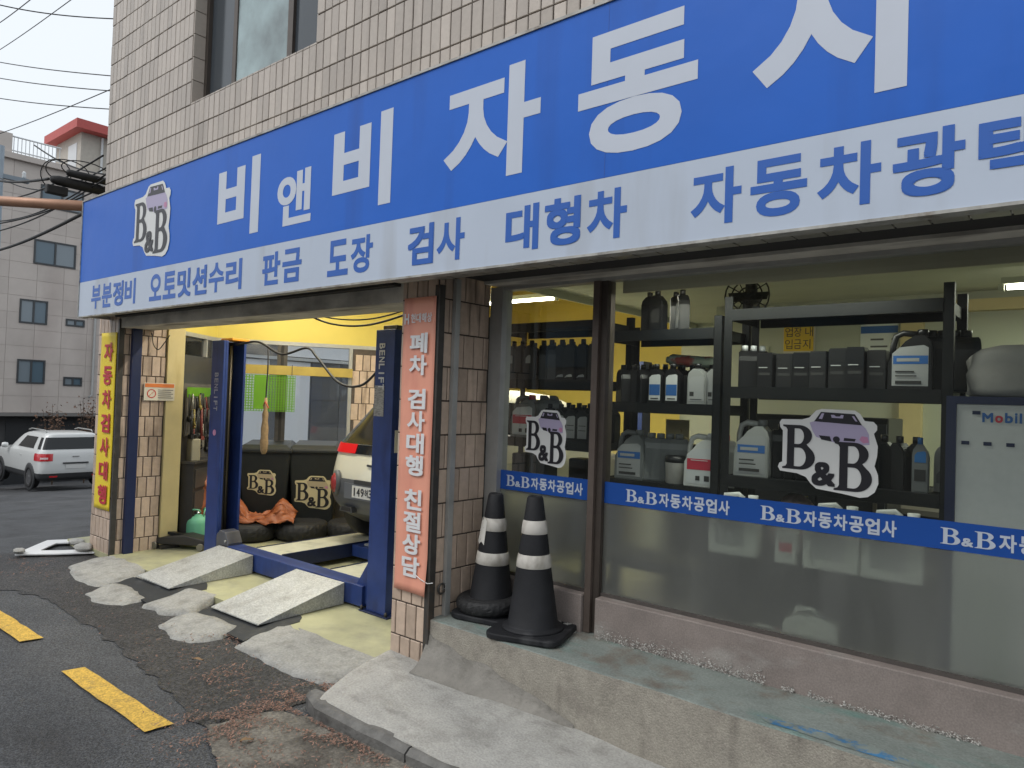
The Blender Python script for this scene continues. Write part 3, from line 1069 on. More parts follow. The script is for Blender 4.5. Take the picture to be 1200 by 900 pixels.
# ---- inside: floors, walls and ceilings
fl = struct(MB().box(-8.6, -3.375, 2.985, 10, -.12, 0.0).build('garage_floor', MATS['epoxy_floor']))
struct(MB().box(-3.374, 3.0, 3.46, 10, -.12, 0.0).build('shop_floor', MATS['floor_shop']))
def vwall(name, p, q, z0, z1, th, m, parent=None):
    p, q = Vector((*p, 0)), Vector((*q, 0))
    d = (q - p)
    nrm = Vector((-d.y, d.x, 0)).normalized() * th
    a, b, c, e = p, q, q + nrm, p + nrm
    mb = MB().add([(v.x, v.y, z) for z in (z0, z1) for v in (a, b, c, e)], [(0, 3, 2, 1), (4, 5, 6, 7), (0, 1, 5, 4), (1, 2, 6, 5), (2, 3, 7, 6), (3, 0, 4, 7)])
    return bpart(name, mb, m, parent)
P0, PB, PC, PD = (-7.53, 3.60), (-8.12, 4.32), (-7.15, 5.97), (-6.95, 6.31)
vwall('garage_wall', P0, PB, 2.28, 3.25, .12, MATS['yellow_wall'])
vwall('garage_wall', PB, PC, 2.28, 3.25, .12, MATS['yellow_wall'])
vwall('garage_wall', PC, PD, 0, 3.25, .12, MATS['yellow_wall'])
vwall('garage_wall', PD, (-6.95, 8.8), 0, 3.25, .12, MATS['yellow_wall'])
vwall('garage_wall', (-6.95, 8.8), (-3.4, 8.8), 0, 3.25, .12, MATS['yellow_wall'])
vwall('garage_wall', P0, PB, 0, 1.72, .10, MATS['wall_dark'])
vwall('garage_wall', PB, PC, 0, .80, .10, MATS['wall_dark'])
bpart('yellow_post', MB().box(-7.62, -7.497, 3.464, 3.64, .04, 2.29), MATS['yellow_post'])
bpart('ceiling', MB().box(-8.3, -3.7, 3.26, 8.9, 3.25, 3.35), MATS['yellow_wall'])
bpart('lintel_back', MB().box(-7.53, -3.375, 3.25, 3.32, 2.43, 3.25), MATS['yellow_wall'])
bpart('shop_ceiling', MB().box(-3.7, 3.0, 3.60, 8.9, 2.63, 2.70), MATS['ceiling_grey'])
bpart('ceiling_fascia', MB().box(-3.72, -3.70, 3.60, 8.79, 2.57, 3.25), MATS['ceiling_grey'])
bpart('shop_wall', MB().box(-2.9, 3.0, 6.6, 6.7, 0, 2.63), MATS['wall_white'])
bpart('shop_wall', MB().box(-3.9, -2.9, 7.9, 8.0, 0, 2.63), MATS['wall_white'])
bpart('wall_beam', MB().box(-1.0, 3.0, 6.50, 6.598, 2.47, 2.558), MATS['yellow_post'])
bpart('wall_post', MB().box(-1.28, -1.12, 6.52, 6.598, 0, 2.468), MATS['yellow_post'])
# side opening of the garage: sash frames, panes, transom
gw = vwall('side_window', PB, PC, 2.235, 2.28, .10, MATS['alu'])
def onS2(t, off=0.0):
    d = Vector((PC[0] - PB[0], PC[1] - PB[1]))
    nrm = Vector((d.y, -d.x)).normalized() * off
    return (PB[0] + d.x * t + nrm.x, PB[1] + d.y * t + nrm.y)
for t in (0.005, .36, .40, .81):
    vwall('frame', onS2(t), onS2(t + .022), .8, 2.235, .06, MATS['steel_dark'] if t in (.36, .40) else MATS['alu'], gw)
vwall('frame', onS2(.383), onS2(.40), .8, 2.235, .05, MATS['dark_gap'], gw)
vwall('pane', onS2(.03, -.03), onS2(.36, -.03), .8, 2.235, .004, MATS['glass_thin'], gw)
vwall('pane', onS2(.422, -.03), onS2(.81, -.03), .8, 2.235, .004, MATS['glass_thin'], gw)
vwall('transom', onS2(.0, .07), onS2(.83, .07), 1.87, 1.98, .04, mat('transom', (.42, .31, .07), .5, var=.15, scale=5), gw)
tp = vwall('tile_pier', onS2(.835), onS2(1.0), 0, 2.235, .12, MATS['grout'])
d2 = Vector((PC[0] - PB[0], PC[1] - PB[1])).normalized()
ang = math.atan2(d2.y, d2.x)
me = mesh_of('tile', tile_mesh(.085, .2), MATS['tile_pillar'])
v = wloc(BLD)
for r in range(10):
    for c in range(3):
        x, y = onS2(.855 + c * .05 + (.02 if r % 2 else 0))
        add_obj('tile', me, (x - v.x, y - v.y, .2 + r * .207), tp, ang)
gs = vwall('corner_window', P0, PB, 2.235, 2.28, .10, MATS['alu'])
def onS1(t, off=0.0):
    d = Vector((PB[0] - P0[0], PB[1] - P0[1]))
    nrm = Vector((d.y, -d.x)).normalized() * off
    return (P0[0] + d.x * t + nrm.x, P0[1] + d.y * t + nrm.y)
vwall('pane', onS1(.02, -.03), onS1(.98, -.03), 2.03, 2.235, .004, MATS['glass_thin'], gs)
vwall('panel', onS1(.0, -.02), onS1(1.0, -.02), 1.72, 2.03, .05, mat('panel_dark', (.055, .055, .055), .5, var=.1), gs)
vwall('frame', onS1(.70), onS1(.74), 2.03, 2.235, .05, MATS['alu'], gs)
# roller blind housing behind the glass
bpart('blind_box', MB().box(-2.13, 3.0, 3.556, 3.576, 2.293, 2.374), mat('blind', (.42, .39, .30), .6, var=.05), SW)

# ------------------------------------------------------------------ the big shop sign
XU, ZU = (1, 0, 0), (0, 0, 1)
sg = thing('shop_sign', 'long blue and white sign board with big white lettering above the shop front', 'sign', (-3.0, 2.72, 2.33))
def spart(name, mb, m, parent=None, fix=True):
    p = parent or sg
    o = mb.build(name, m, p, fix=fix)
    v = wloc(p)
    for q in o.data.vertices: q.co -= v
    return o
SX0, SX1, SB, ST, SM = -7.77, 1.35, 2.332, 3.462, 2.667
spart('blue_panel', MB().box(SX0, SX1, 2.70, 2.73, SM, ST), MATS['sign_blue'])
spart('white_panel', MB().box(SX0, SX1, 2.7005, 2.73, SB, SM - .001), MATS['sign_white'])
spart('casing', MB().box(SX0 + .005, SX1 - .005, 2.731, 2.99, 2.422, ST - .02), MATS['sign_edge'])
spart('top_trim', MB().box(SX0 - .01, SX1 + .01, 2.692, 2.99, ST, ST + .014), MATS['sign_edge'])
spart('bottom_trim', MB().box(SX0 - .01, SX1 + .01, 2.694, 2.76, SB - .012, SB - .0005), MATS['sign_edge'])
spart('end_trim', MB().box(SX0 - .012, SX0, 2.692, 2.99, SB, ST), MATS['sign_edge'])
spart('panel_joint', MB().box(-1.733, -1.7305, 2.6992, 2.7005, SM, ST), mat('joint', (.025, .10, .40), .6))
O = (0, 2.6985, 0)
for ch, a, b, z0, z1 in (('비', -5.144, -4.575, 2.775, 3.328), ('앤', -4.348, -3.955, 2.772, 3.128), ('비', -3.735, -3.18, 2.772, 3.326), ('자', -2.755, -2.105, 2.775, 3.333), ('동', -1.885, -1.295, 2.762, 3.326), ('차', -1.066, -.425, 2.775, 3.44)):
    letter(ch, O, XU, ZU, (a, b, z0, z1), MATS['letter_white'], sg, lift=0.0)
def row(txt, a, b, z0=2.388, z1=2.612, gap=.12):
    n = len(txt)
    cw = (b - a) / (n - (gap if n > 1 else 0) * 1.0) if n > 1 else (b - a)
    cw = (b - a) / (n + (n - 1) * gap)
    for i, ch in enumerate(txt):
        u = a + i * cw * (1 + gap)
        letter(ch, (0, 2.6990, 0), XU, ZU, (u, u + cw, z0, z1), MATS['letter_blue'], sg, lift=0.0)
row('부분정비', -7.47, -6.505); row('오토밋션수리', -6.235, -4.765); row('판금', -4.50, -4.035); row('도장', -3.755, -3.32); row('검사', -3.015, -2.58)
row('대형차', -2.30, -1.61, gap=.17); row('자동차광택', -1.31, -.105, gap=.17)
em = thing('sign_emblem', 'weathered car and letters emblem stuck on the left of the blue sign', 'emblem', (-6.25, 2.695, 2.745))
logo(em, (-6.60, 2.6965, 2.748), XU, ZU, .70, .645)

# ------------------------------------------------------------------ banners on the pillars
def cloth(name, x0, x1, y, z0, z1, m, parent, amp=.004, curl=.0, seed=0):
    mb = MB()
    mb.smooth = True
    nx, nz = 8, 40
    V = []
    for i in range(nx + 1):
        for j in range(nz + 1):
            u, t = i / nx, j / nz
            x = x0 + (x1 - x0) * u
            z = z0 + (z1 - z0) * t
            V.append((x, y - amp * noise.noise((x * 4 + seed, z * 3, 0)) - curl * max(0, .12 - t) / .12 * u ** 2, z))
    n = nz + 1
    mb.add(V, [(i * n + j, (i + 1) * n + j, (i + 1) * n + j + 1, i * n + j + 1) for i in range(nx) for j in range(nz)])
    o = mb.build(name, m, parent)
    W(o, parent)
    s = o.modifiers.new('solid', 'SOLIDIFY')
    s.thickness = .002
    s.offset = 1
    return o
yb = thing('yellow_banner', 'narrow yellow vertical banner with red lettering on the far pillar', 'banner', (-7.7, 2.98, .42))
cloth('sheet', -7.925, -7.55, 2.978, .425, 2.20, mat('banner_yellow', (.82, .62, .03), .55, var=.04, scale=3), yb, amp=.003)
zt = 2.10
for i, ch in enumerate('자동차검사대행'):
    letter(ch, (0, 2.968, 0), XU, ZU, (-7.82, -7.61, zt - .19, zt), mat('banner_red', (.50, .03, .045), .55), yb, lift=0.0)
    zt -= .238
ob = thing('salmon_banner', 'salmon orange vertical banner with white lettering tied to the near pillar', 'banner', (-3.2, 2.98, .48))
cloth('sheet', -3.335, -3.055, 2.976, .488, 2.262, mat('banner_salmon', (.82, .36, .25), .55, var=.05, scale=3, stain=((.68, .26, .19), (6, 1, 1.2), .5, .75)), ob, amp=.003, curl=.015, seed=4)
zt = 2.045
for ch in '폐차 검사대행 친절상담':
    if ch == ' ':
        zt -= .07
        continue
    letter(ch, (0, 2.966, 0), XU, ZU, (-3.262, -3.108, zt - .122, zt), mat('letter_pure', (.74, .74, .74), .5), ob, lift=0.0)
    zt -= .1335
letter('H', (0, 2.967, 0), XU, ZU, (-3.318, -3.278, 2.10, 2.165), MATS['letter_pure'], ob, lift=0.0)
for i, ch in enumerate('현대해상'):
    letter(ch, (0, 2.967, 0), XU, ZU, (-3.26 + i * .047, -3.22 + i * .047, 2.108, 2.164), MATS['letter_pure'], ob, off=0.02, lift=0.0)
W(MB().tube([(-3.13, 2.962, .60), (-3.09, 2.96, .585), (-3.045, 2.975, .565), (-3.02, 2.995, .57)], .003, 5).build('tie', MATS['logo_white'], ob), ob)

# warning notice on the yellow post
nt_ = thing('warning_notice', 'small white safety notice with orange header on the yellow post', 'notice', (-7.49, 3.4, 1.53))
def npart(root, name, mb, m):
    return W(mb.build(name, m, root, fix=False), root)
npart(nt_, 'board', MB().box(-7.494, -7.489, 3.235, 3.545, 1.53, 1.71), mat('paper', (.62, .58, .48), .6, var=.06, scale=12))
npart(nt_, 'header', MB().box(-7.4888, -7.487, 3.242, 3.538, 1.665, 1.703), mat('orange', (.65, .18, .04), .6))
def ringmesh(mb, c, r0, r1, y, n=20, axis='y'):
    V = []
    for k in range(n):
        a = 2 * math.pi * k / n
        for r in (r0, r1):
            u, w_ = c[0] + r * math.cos(a), c[1] + r * math.sin(a)
            V.append((u, y, w_) if axis == 'y' else (y, u, w_))
    mb.add(V, [(2 * k, 2 * k + 1, (2 * k + 3) % (2 * n), (2 * k + 2) % (2 * n)) for k in range(n)])
    return mb
mb = ringmesh(MB(), (3.31, 1.60), .036, .046, -7.4875, axis='x')
mb.bar((-7.488, 3.28, 1.57), (-7.488, 3.34, 1.63), .002, .01, up=(1, 0, 0))
npart(nt_, 'prohibition_mark', mb, mat('red', (.45, .03, .02), .6))
mb = MB()
for k in range(5): mb.box(-7.4886, -7.4878, 3.375, 3.53 - .02 * (k % 2), 1.555 + k * .02, 1.563 + k * .02)
npart(nt_, 'text_lines', mb, mat('ink', (.12, .12, .12), .7))

# ------------------------------------------------------------------ film and stickers on the glass
def film(x0, x1, label, texts):
    f = thing('window_band', label, 'window film', ((x0 + x1) / 2, 3.503, 1.09))
    W(MB().add([(x0, 3.5025, 1.094), (x1, 3.5025, 1.094), (x1, 3.5025, 1.214), (x0, 3.5025, 1.214)], [(0, 1, 2, 3)]).build('band', mat('film_blue', (.012, .075, .34), .35, var=.05, scale=5), f, fix=False), f)
    for a, w_ in texts:
        s = w_ / .605
        mb = MB()
        put_sb(mb, (a, 3.5010, 0), XU, ZU, 0, .072 * s, 1.118, 1.186, 0)
        W(mb.build('letter', MATS['letter_white'], f, fix=False), f)
        mb = MB()
        put_glyph(mb, '&', (a, 3.5010, 0), XU, ZU, .076 * s, .118 * s, 1.118, 1.153, off=0.03)
        W(mb.build('letter', MATS['letter_white'], f, fix=False), f)
        mb = MB()
        put_sb(mb, (a, 3.5010, 0), XU, ZU, .122 * s, .194 * s, 1.118, 1.186, 0)
        W(mb.build('letter', MATS['letter_white'], f, fix=False), f)
        for i, ch in enumerate('자동차공업사'):
            u = (.205 + i * .067) * s
            letter(ch, (a, 3.5010, 0), XU, ZU, (u, u + .059 * s, 1.116, 1.188), MATS['letter_white'], f, lift=0.0)
film(-2.955, -2.263, 'blue lettered film band across the narrow window pane behind the cones', [(-2.906, .585)])
film(-2.179, 3.0, 'long blue lettered film band across the wide window pane', [(-2.04, .605), (-1.285, .605), (-.52, .605)])
for nm, x, z, w_, h_ in (('large car and letters sticker on the wide window pane', -1.207, 1.272, .444, .395), ('small car and letters sticker on the narrow window pane', -2.772, 1.262, .318, .345)):
    s = thing('window_sticker', nm, 'sticker', (x + w_ / 2, 3.503, z))
    logo(s, (x, 3.5055, z), XU, ZU, w_, h_)

# ------------------------------------------------------------------ traffic cones on the ledge
mat('cone', (0.014, 0.0145, 0.017), .62, var=.3, scale=9, bump=.12, bscale=60, spec=.35, stain=((.07, .07, .072), (7, 7, 2), .55, .8))
mat('cone_band', (.58, .55, .50), .5, var=.12, scale=10, stain=((.38, .35, .30), (14, 14, 9), .48, .68))
def cone(label, x, y, h, rb, bw, bands, rz, tilt=(0, 0)):
    t = thing('traffic_cone', label, 'traffic cone', (x, y, .357), 0)
    def rad(z): return rb + (.045 - rb) * (z - .045) / (h - .045)
    mb = MB()
    mb.lathe([(rb + .035, .034), (rb + .03, .044), (rb + .006, .05), (rb, .058), (rad(h * .4), h * .4), (rad(h * .75), h * .75), (.046, h - .012), (.038, h), (.030, h), (.028, h - .05)], n=32)
    mb.build('body', MATS['cone'], t)
    pts = []
    for cx, cy, a0 in ((1, 1, 0), (-1, 1, 90), (-1, -1, 180), (1, -1, 270)):
        for k in range(6):
            a = R(a0 + 18 * k)
            pts.append((cx * (bw - .07) + .07 * math.cos(a), cy * (bw - .07) + .07 * math.sin(a)))
    pts = [(px * math.cos(rz) - py * math.sin(rz), px * math.sin(rz) + py * math.cos(rz)) for px, py in pts]
    b = MB().prism(pts, 0, .034, 'z').build('base', MATS['cone'], t)
    bevel(b, .008)
    for z0, z1 in bands:
        mb = MB()
        n = 32
        prof = [(rad(z0) + .001, z0), (rad(z0) + .003, z0 + .002), (rad((z0 + z1) / 2) + .0042, (z0 + z1) / 2), (rad(z1) + .003, z1 - .002), (rad(z1) + .001, z1)]
        mb.lathe(prof, n=32)
        mb.build('reflective_band', MATS['cone_band'], t)
    t.rotation_euler = (tilt[0], tilt[1], 0)
    return t
c1 = cone('dark rubber cone nearest the window mullion with two clean bands', -2.455, 3.235, .765, .142, .215, ((.372, .445), (.557, .632)), .30, (0, R(-1.0)))
c2 = cone('dark rubber cone beside the near pillar with a torn sticker, ringed by a tyre', -2.845, 3.315, .735, .138, .19, ((.316, .388), (.515, .59)), .25, (0, R(1.2)))
mb = MB()
mb.smooth = True
V = []
for i in range(9):
    for j in range(5):
        a = R(-150 + 62 * i / 8)
        z = .44 + .14 * j / 4
        r = .138 + (.045 - .138) * (z - .045) / (.735 - .045) + .0065
        V.append((r * math.cos(a), r * math.sin(a), z + .01 * math.sin(i * 1.3)))
mb.add(V, [(i * 5 + j, (i + 1) * 5 + j, (i + 1) * 5 + j + 1, i * 5 + j + 1) for i in range(8) for j in range(4)])
mb.build('torn_sticker', mat('sticker_paper', (.62, .60, .55), .6, col2=(.12, .12, .12), f2=(.6, .66), scale=50), c2)
# scooter tyre round the foot of the left cone
def tyre(name, label, x, y, z, ro, wd, grp=None, rim=False, tread=26, lie=True):
    t = thing(name, label, 'tyre', (x, y, z), 0, grp)
    ri = ro - wd * .62
    prof = []
    for k in range(15):
        a = math.pi * k / 14
        prof.append((ri + (ro - ri) * math.sin(a) ** .55, wd / 2 - wd / 2 * math.cos(a)))
    mb = MB()
    n = 64
    V = []
    for i in range(n):
        a = 2 * math.pi * i / n
        for k, (r, h) in enumerate(prof):
            g = 1.0
            tt = k / 14
            if .2 < tt < .8:
                g = 1 - (.016 if math.sin(a * tread + abs(tt - .5) * 9) > .45 else 0)
            V.append((r * g * math.cos(a), r * g * math.sin(a), h))
    m_ = len(prof)
    F = []
    for i in range(n):
        j = (i + 1) % n
        for k in range(m_ - 1):
            F.append((i * m_ + k, j * m_ + k, j * m_ + k + 1, i * m_ + k + 1))
    # inner side
    mb.add(V, F)
    mb.lathe([(ri, .001), (ri - .006, wd * .15), (ri - .002, wd * .5), (ri - .006, wd * .85), (ri, wd - .001)], n=48)
    mb.build('tread', MATS['rubber'], t)
    mb = MB()
    for zz in (.003, wd - .003):
        mb.lathe([(ri + .002, zz - .004), (ri + .012, zz - .006 if zz < .01 else zz + .006), (ri + .02, zz)], n=48)
    mb.build('bead', MATS['rubber'], t)
    return t
ct = tyre('scooter_tyre', 'worn scooter tyre laid round the foot of the left cone', -2.845, 3.315, .395, .205, .085)
ct.rotation_euler = (R(2), R(-2), 0)

# ------------------------------------------------------------------ car lift in the garage
mat('lift_blue', (.018, .042, .17), .42, var=.18, scale=7, stain=((.01, .02, .09), (9, 9, 2), .55, .8))
mat('lift_navy', (.012, .02, .065), .45, var=.2, scale=9)
mat('ramp', (.46, .465, .45), .45, metal=.25, var=.12, scale=11, bump=.25, bscale=170, stain=((.30, .29, .27), (5, 3, 3), .52, .75), speck=(75, .16))
mat('runway', (.53, .52, .40), .5, var=.12, scale=8, col2=(.36, .35, .28), f2=(.52, .7))
lf = thing('car_lift', 'blue four post car lift filling the garage opening', 'car lift', (-5.5, 3.7, 0))
def lpart(name, mb, m, parent=None, bv=.004):
    p = parent or lf
    o = mb.build(name, m, p)
    v = wloc(p)
    for q in o.data.vertices: q.co -= v
    if bv: bevel(o, bv)
    return o
# near post (right): closed box; far post (left): open channel
pR = lpart('post', MB().box(-4.345, -4.125, 3.60, 3.80, 0.012, 2.165), MATS['lift_blue'])
lpart('cap', MB().box(-4.30, -4.14, 3.63, 3.78, 2.165, 2.20), MATS['steel_dark'], pR)
lpart('foot_plate', MB().box(-4.40, -4.07, 3.57, 3.86, 0.0, .012), MATS['lift_navy'], pR)
lpart('bolt', MB().lathe([(.012, .012), (.012, .035), (.006, .045)], (-4.10, 3.585, 0), 8), MATS['steel_dark'], pR, 0)
lpart('bolt', MB().lathe([(.012, .012), (.012, .035), (.006, .045)], (-4.38, 3.585, 0), 8), MATS['steel_dark'], pR, 0)
lpart('label_sheet', MB().box(-4.335, -4.225, 3.5965, 3.599, 1.50, 1.735), mat('label_grey', (.40, .38, .34), .6, col2=(.22, .21, .2), f2=(.5, .55), scale=60, stretch=(1, 1, 6)), pR, 0)
ws = lpart('warning_sticker', MB().box(-4.1235, -4.121, 3.63, 3.76, 1.23, 1.40), MATS['paper'], pR, 0)
lpart('knob', MB().lathe([(.028, 0), (.028, .02), (.015, .03)], (-4.124, 3.70, 1.52), 14, axis='x'), MATS['yellow_post'], pR, 0)
for (x0, txt, z) in ((-4.315, 'BENLIFT', 2.06),):
    for i, ch in enumerate(txt):
        mb = MB()
        put_glyph(mb, ch, (x0, 3.597, z), (0, 0, -1), (1, 0, 0), i * .052 + (.015 if ch == 'I' else 0), i * .052 + (.027 if ch == 'I' else .042), .02, .085, off=0.02, lift=.001)
        lpart('letter', mb, MATS['logo_white'], pR, 0)
pL = lpart('post', MB().box(-6.85, -6.625, 3.60, 3.625, .012, 2.15).box(-6.85, -6.825, 3.625, 3.80, .012, 2.15).box(-6.85, -6.60, 3.80, 3.825, .012, 2.15).box(-6.65, -6.625, 3.6255, 3.65, .012, 2.15), MATS['lift_blue'])
lpart('channel_back', MB().box(-6.82, -6.80, 3.626, 3.799, .02, 2.14), MATS['dark_gap'], pL, 0)
lpart('cap', MB().box(-6.80, -6.58, 3.66, 3.845, 2.15, 2.175), mat('orange_cap', (.72, .30, .02), .5), pL)
lpart('foot_plate', MB().box(-6.92, -6.55, 3.56, 3.88, 0, .012), MATS['lift_navy'], pL)
lpart('chain', MB().tube([(-6.70, 3.72, .2), (-6.70, 3.72, 2.1)], .016, 6), mat('chain', (.10, .085, .06), .4, metal=.7), pL, 0)
for i, ch in enumerate('BENLIFT'):
    mb = MB()
    put_glyph(mb, ch, (-6.80, 3.597, 1.83), (0, 0, -1), (1, 0, 0), i * .055 + (.016 if ch == 'I' else 0), i * .055 + (.028 if ch == 'I' else .044), .03, .10, off=0.02, lift=.001)
    lpart('letter', mb, mat('letter_grey', (.35, .36, .42), .5), pL, 0)
lpart('sticker', MB().lathe([(.03, 0), (.03, .002)], (-6.74, 3.598, 1.24), 16, axis='y'), MATS['logo_pink'], pL, 0)
mb = MB().prism([(-6.62, .02), (-6.40, .02), (-6.40, .20), (-6.46, .30), (-6.56, .31), (-6.62, .26)], 3.60, 3.75, 'y')
bx = lpart('lock_box', mb, mat('grey_steel', (.12, .125, .15), .45, metal=.5, var=.2), pL, .006)
for z in (.10, .22):
    lpart('bolt', MB().lathe([(.012, 0), (.012, -.012)], (-6.44, 3.60, z), 8, axis='y'), MATS['alu'], bx, 0)
# rear posts stand hidden deeper in
for x in (-6.85, -4.345):
    lpart('post', MB().box(x, x + .22, 7.4, 7.6, 0, 2.16), MATS['lift_blue'])
cb = lpart('cross_beam', MB().box(-6.55, -4.40, 3.60, 3.76, .02, .178), MATS['lift_blue'])
mb = MB().prism([(-4.60, .04), (-4.345, .04), (-4.345, .36), (-4.38, .36)], 3.63, 3.75, 'y')
lpart('gusset', mb, MATS['lift_blue'], cb)
for x0, x1 in ((-6.17, -5.76), (-5.02, -4.61)):
    rw = lpart('runway', MB().box(x0, x1, 3.762, 8.2, .09, .176), MATS['runway'])
    lpart('side_rail', MB().box(x0 - .012, x0 - .001, 3.77, 8.2, .05, .182), MATS['lift_navy'], rw, 0)
    lpart('side_rail', MB().box(x1 + .001, x1 + .012, 3.77, 8.2, .05, .182), MATS['lift_navy'], rw, 0)
jb = lpart('jack_beam', MB().box(-5.74, -5.04, 4.55, 5.1, .06, .17), MATS['lift_blue'])
for x in (-5.62, -5.40):
    lpart('pad', MB().box(x, x + .13, 4.60, 4.85, .1705, .19), mat('pad_grey', (.30, .31, .30), .7), jb)
# drive-on ramps
def ramp(x0, x1, label, skew=0.0, tip=2.83):
    t = thing('drive_on_ramp', label, 'ramp', ((x0 + x1) / 2, 3.2, 0), skew)
    xw = (x1 - x0) / 2
    y0, y1, h = tip - 3.2, 3.585 - 3.2, .172
    pl_ = MB().add([(-xw, y0, .010), (xw, y0, .010), (xw, y1, h), (-xw, y1, h), (-xw, y0, .002), (xw, y0, .002), (xw, y1, h - .010), (-xw, y1, h - .010)],
                   [(0, 1, 2, 3), (4, 7, 6, 5), (0, 4, 5, 1), (1, 5, 6, 2), (2, 6, 7, 3), (3, 7, 4, 0)]).build('deck', MATS['ramp'], t)
    for s in (-1, 1):
        xx = s * (xw - .004)
        mb = MB().add([(xx - .003, y0 + .02, .004), (xx + .003, y0 + .02, .004), (xx + .003, y1, .006), (xx - .003, y1, .006), (xx - .003, y0 + .02, .008), (xx + .003, y0 + .02, .008), (xx + .003, y1, h - .012), (xx - .003, y1, h - .012)],
                      [(0, 3, 2, 1), (4, 5, 6, 7), (0, 1, 5, 4), (1, 2, 6, 5), (2, 3, 7, 6), (3, 0, 4, 7)])
        mb.build('side_plate', MATS['ramp'], t)
    MB().box(-xw + .01, xw - .01, y1 - .012, y1 - .002, .01, h - .012).build('end_plate', MATS['ramp'], t)
    return t
ramp(-5.23, -4.60, 'near galvanised drive-on ramp in front of the lift', R(1.5))
ramp(-6.52, -5.93, 'far galvanised drive-on ramp beside the far pillar', R(0.5))
for nm, P, lb in (('m1', [(-6.56, 2.62), (-6.60, 2.82), (-6.10, 2.83), (-5.95, 3.16), (-5.72, 3.05), (-5.72, 2.60)], 'torn black rubber mat under the tip of the far ramp'),
                  ('m2', [(-5.26, 2.66), (-5.27, 2.85), (-4.80, 2.87), (-4.60, 3.19), (-4.46, 3.10), (-4.47, 2.66)], 'torn black rubber mat under the tip of the near ramp')):
    o = sheet('rubber_mat', P, .004, mat('mat_black', (.02, .022, .024), .7, var=.35, scale=8, col2=(.06, .06, .06), f2=(.55, .75)), jit=.02)
    o.modifiers.new('solid', 'SOLIDIFY').thickness = .012
    for q in o.data.vertices:
        q.co.z += max(0, (3.0 - q.co.y)) * -.10
    tag(o, lb, 'rubber mat')

# ------------------------------------------------------------------ cars
mat('car_white', (.66, .67, .66), .28, coat=.6, var=.02, scale=3)
mat('car_cream', (.72, .70, .58), .28, coat=.6, var=.02, scale=3)
mat('car_glass', (.012, .014, .016), .12, spec=.4)
mat('cladding', (.045, .047, .05), .6, var=.1)
mat('cladding_grey', (.10, .105, .115), .5, var=.08)
mat('lamp_red', (.55, .012, .02), .18, coat=.5)
mat('chrome', (.6, .6, .6), .2, metal=1.0)
mat('plate', (.70, .70, .68), .5)
mat('plate_ink', (.03, .03, .035), .5)

def contour(xr, xf, hw, rr, rf, nr=6, nc=5, ns=14):
    """half outline (y>=0) from rear centre to front centre, rounded corners; x forward"""
    P = []
    for i in range(nr): P.append((xr + .05 * (i / nr) ** 2 * rr, (hw - rr) * i / nr))
    for i in range(nc + 1):
        a = math.pi / 2 * i / nc
        P.append((xr + .05 * rr + rr - rr * math.cos(a), hw - rr + rr * math.sin(a)))
    for i in range(1, ns):
        t = i / ns
        P.append((xr + rr + (xf - rf - xr - rr) * t, hw + .012 * math.sin(t * math.pi)))
    for i in range(nc + 1):
        a = math.pi / 2 * i / nc
        P.append((xf - rf + rf * math.sin(a), hw - rf + rf * math.cos(a)))
    for i in range(1, nr + 1): P.append((xf, (hw - rf) * (1 - i / nr)))
    return P

class CarBody:
    def __init__(self, rows):
        self.rings = []
        for z, xr, xf, hw, rr, rf in rows:
            h = contour(xr, xf, hw, rr, rf)
            self.rings.append([(x, y, z) for x, y in h] + [(x, -y, z) for x, y in h[-2:0:-1]])
        self.n = len(self.rings[0])
        self.h = len(h)
    def whole(self, name, m, parent, lo=0, hi=None):
        hi = len(self.rings) - 1 if hi is None else hi
        mb = MB()
        mb.smooth = True
        n = self.n
        V = [p for r in self.rings[lo:hi + 1] for p in r]
        F = [(k * n + i, k * n + (i + 1) % n, (k + 1) * n + (i + 1) % n, (k + 1) * n + i) for k in range(hi - lo) for i in range(n)]
        mb.add(V, F)
        if hi == len(self.rings) - 1: mb.add(self.rings[-1], [tuple(range(n))])
        if lo == 0: mb.add(self.rings[0], [tuple(range(n))[::-1]])
        return mb.build(name, m, parent)
    def patch(self, name, m, parent, r0, r1, i0, i1, off=.006, fr0=0.0, fr1=1.0, mirror=False, sub=3):
        """piece of skin lying just proud of the body between ring r0+fr0 and r1+fr1"""
        mb = MB()
        mb.smooth = True
        n = self.n
        V = []
        zs = [r0 + fr0 + (r1 - 1 + fr1 - r0 - fr0) * k / (sub * (r1 - r0)) for k in range(sub * (r1 - r0) + 1)]
        idx = list(range(i0, i1 + 1))
        for q in zs:
            k = min(int(q), len(self.rings) - 2)
            t = q - k
            for i in idx:
                ii = (-i) % n if mirror else i % n
                a, b = Vector(self.rings[k][ii]), Vector(self.rings[k + 1][ii])
                p = a.lerp(b, t)
                a2 = Vector(self.rings[k][(ii + 1) % n]); a0 = Vector(self.rings[k][(ii - 1) % n])
                nn = (a2 - a0).cross(b - a)
                if nn.length < 1e-9: nn = Vector((p.x - 2, p.y, 0))
                nn.normalize()
                if nn.dot(Vector((p.x - 2, p.y, .3))) < 0: nn = -nn
                V.append(p + nn * off)
        w_ = len(idx)
        F = [(r * w_ + c, r * w_ + c + 1, (r + 1) * w_ + c + 1, (r + 1) * w_ + c) for r in range(len(zs) - 1) for c in range(w_ - 1)]
        mb.add(V, F)
        return mb.build(name, m, parent)

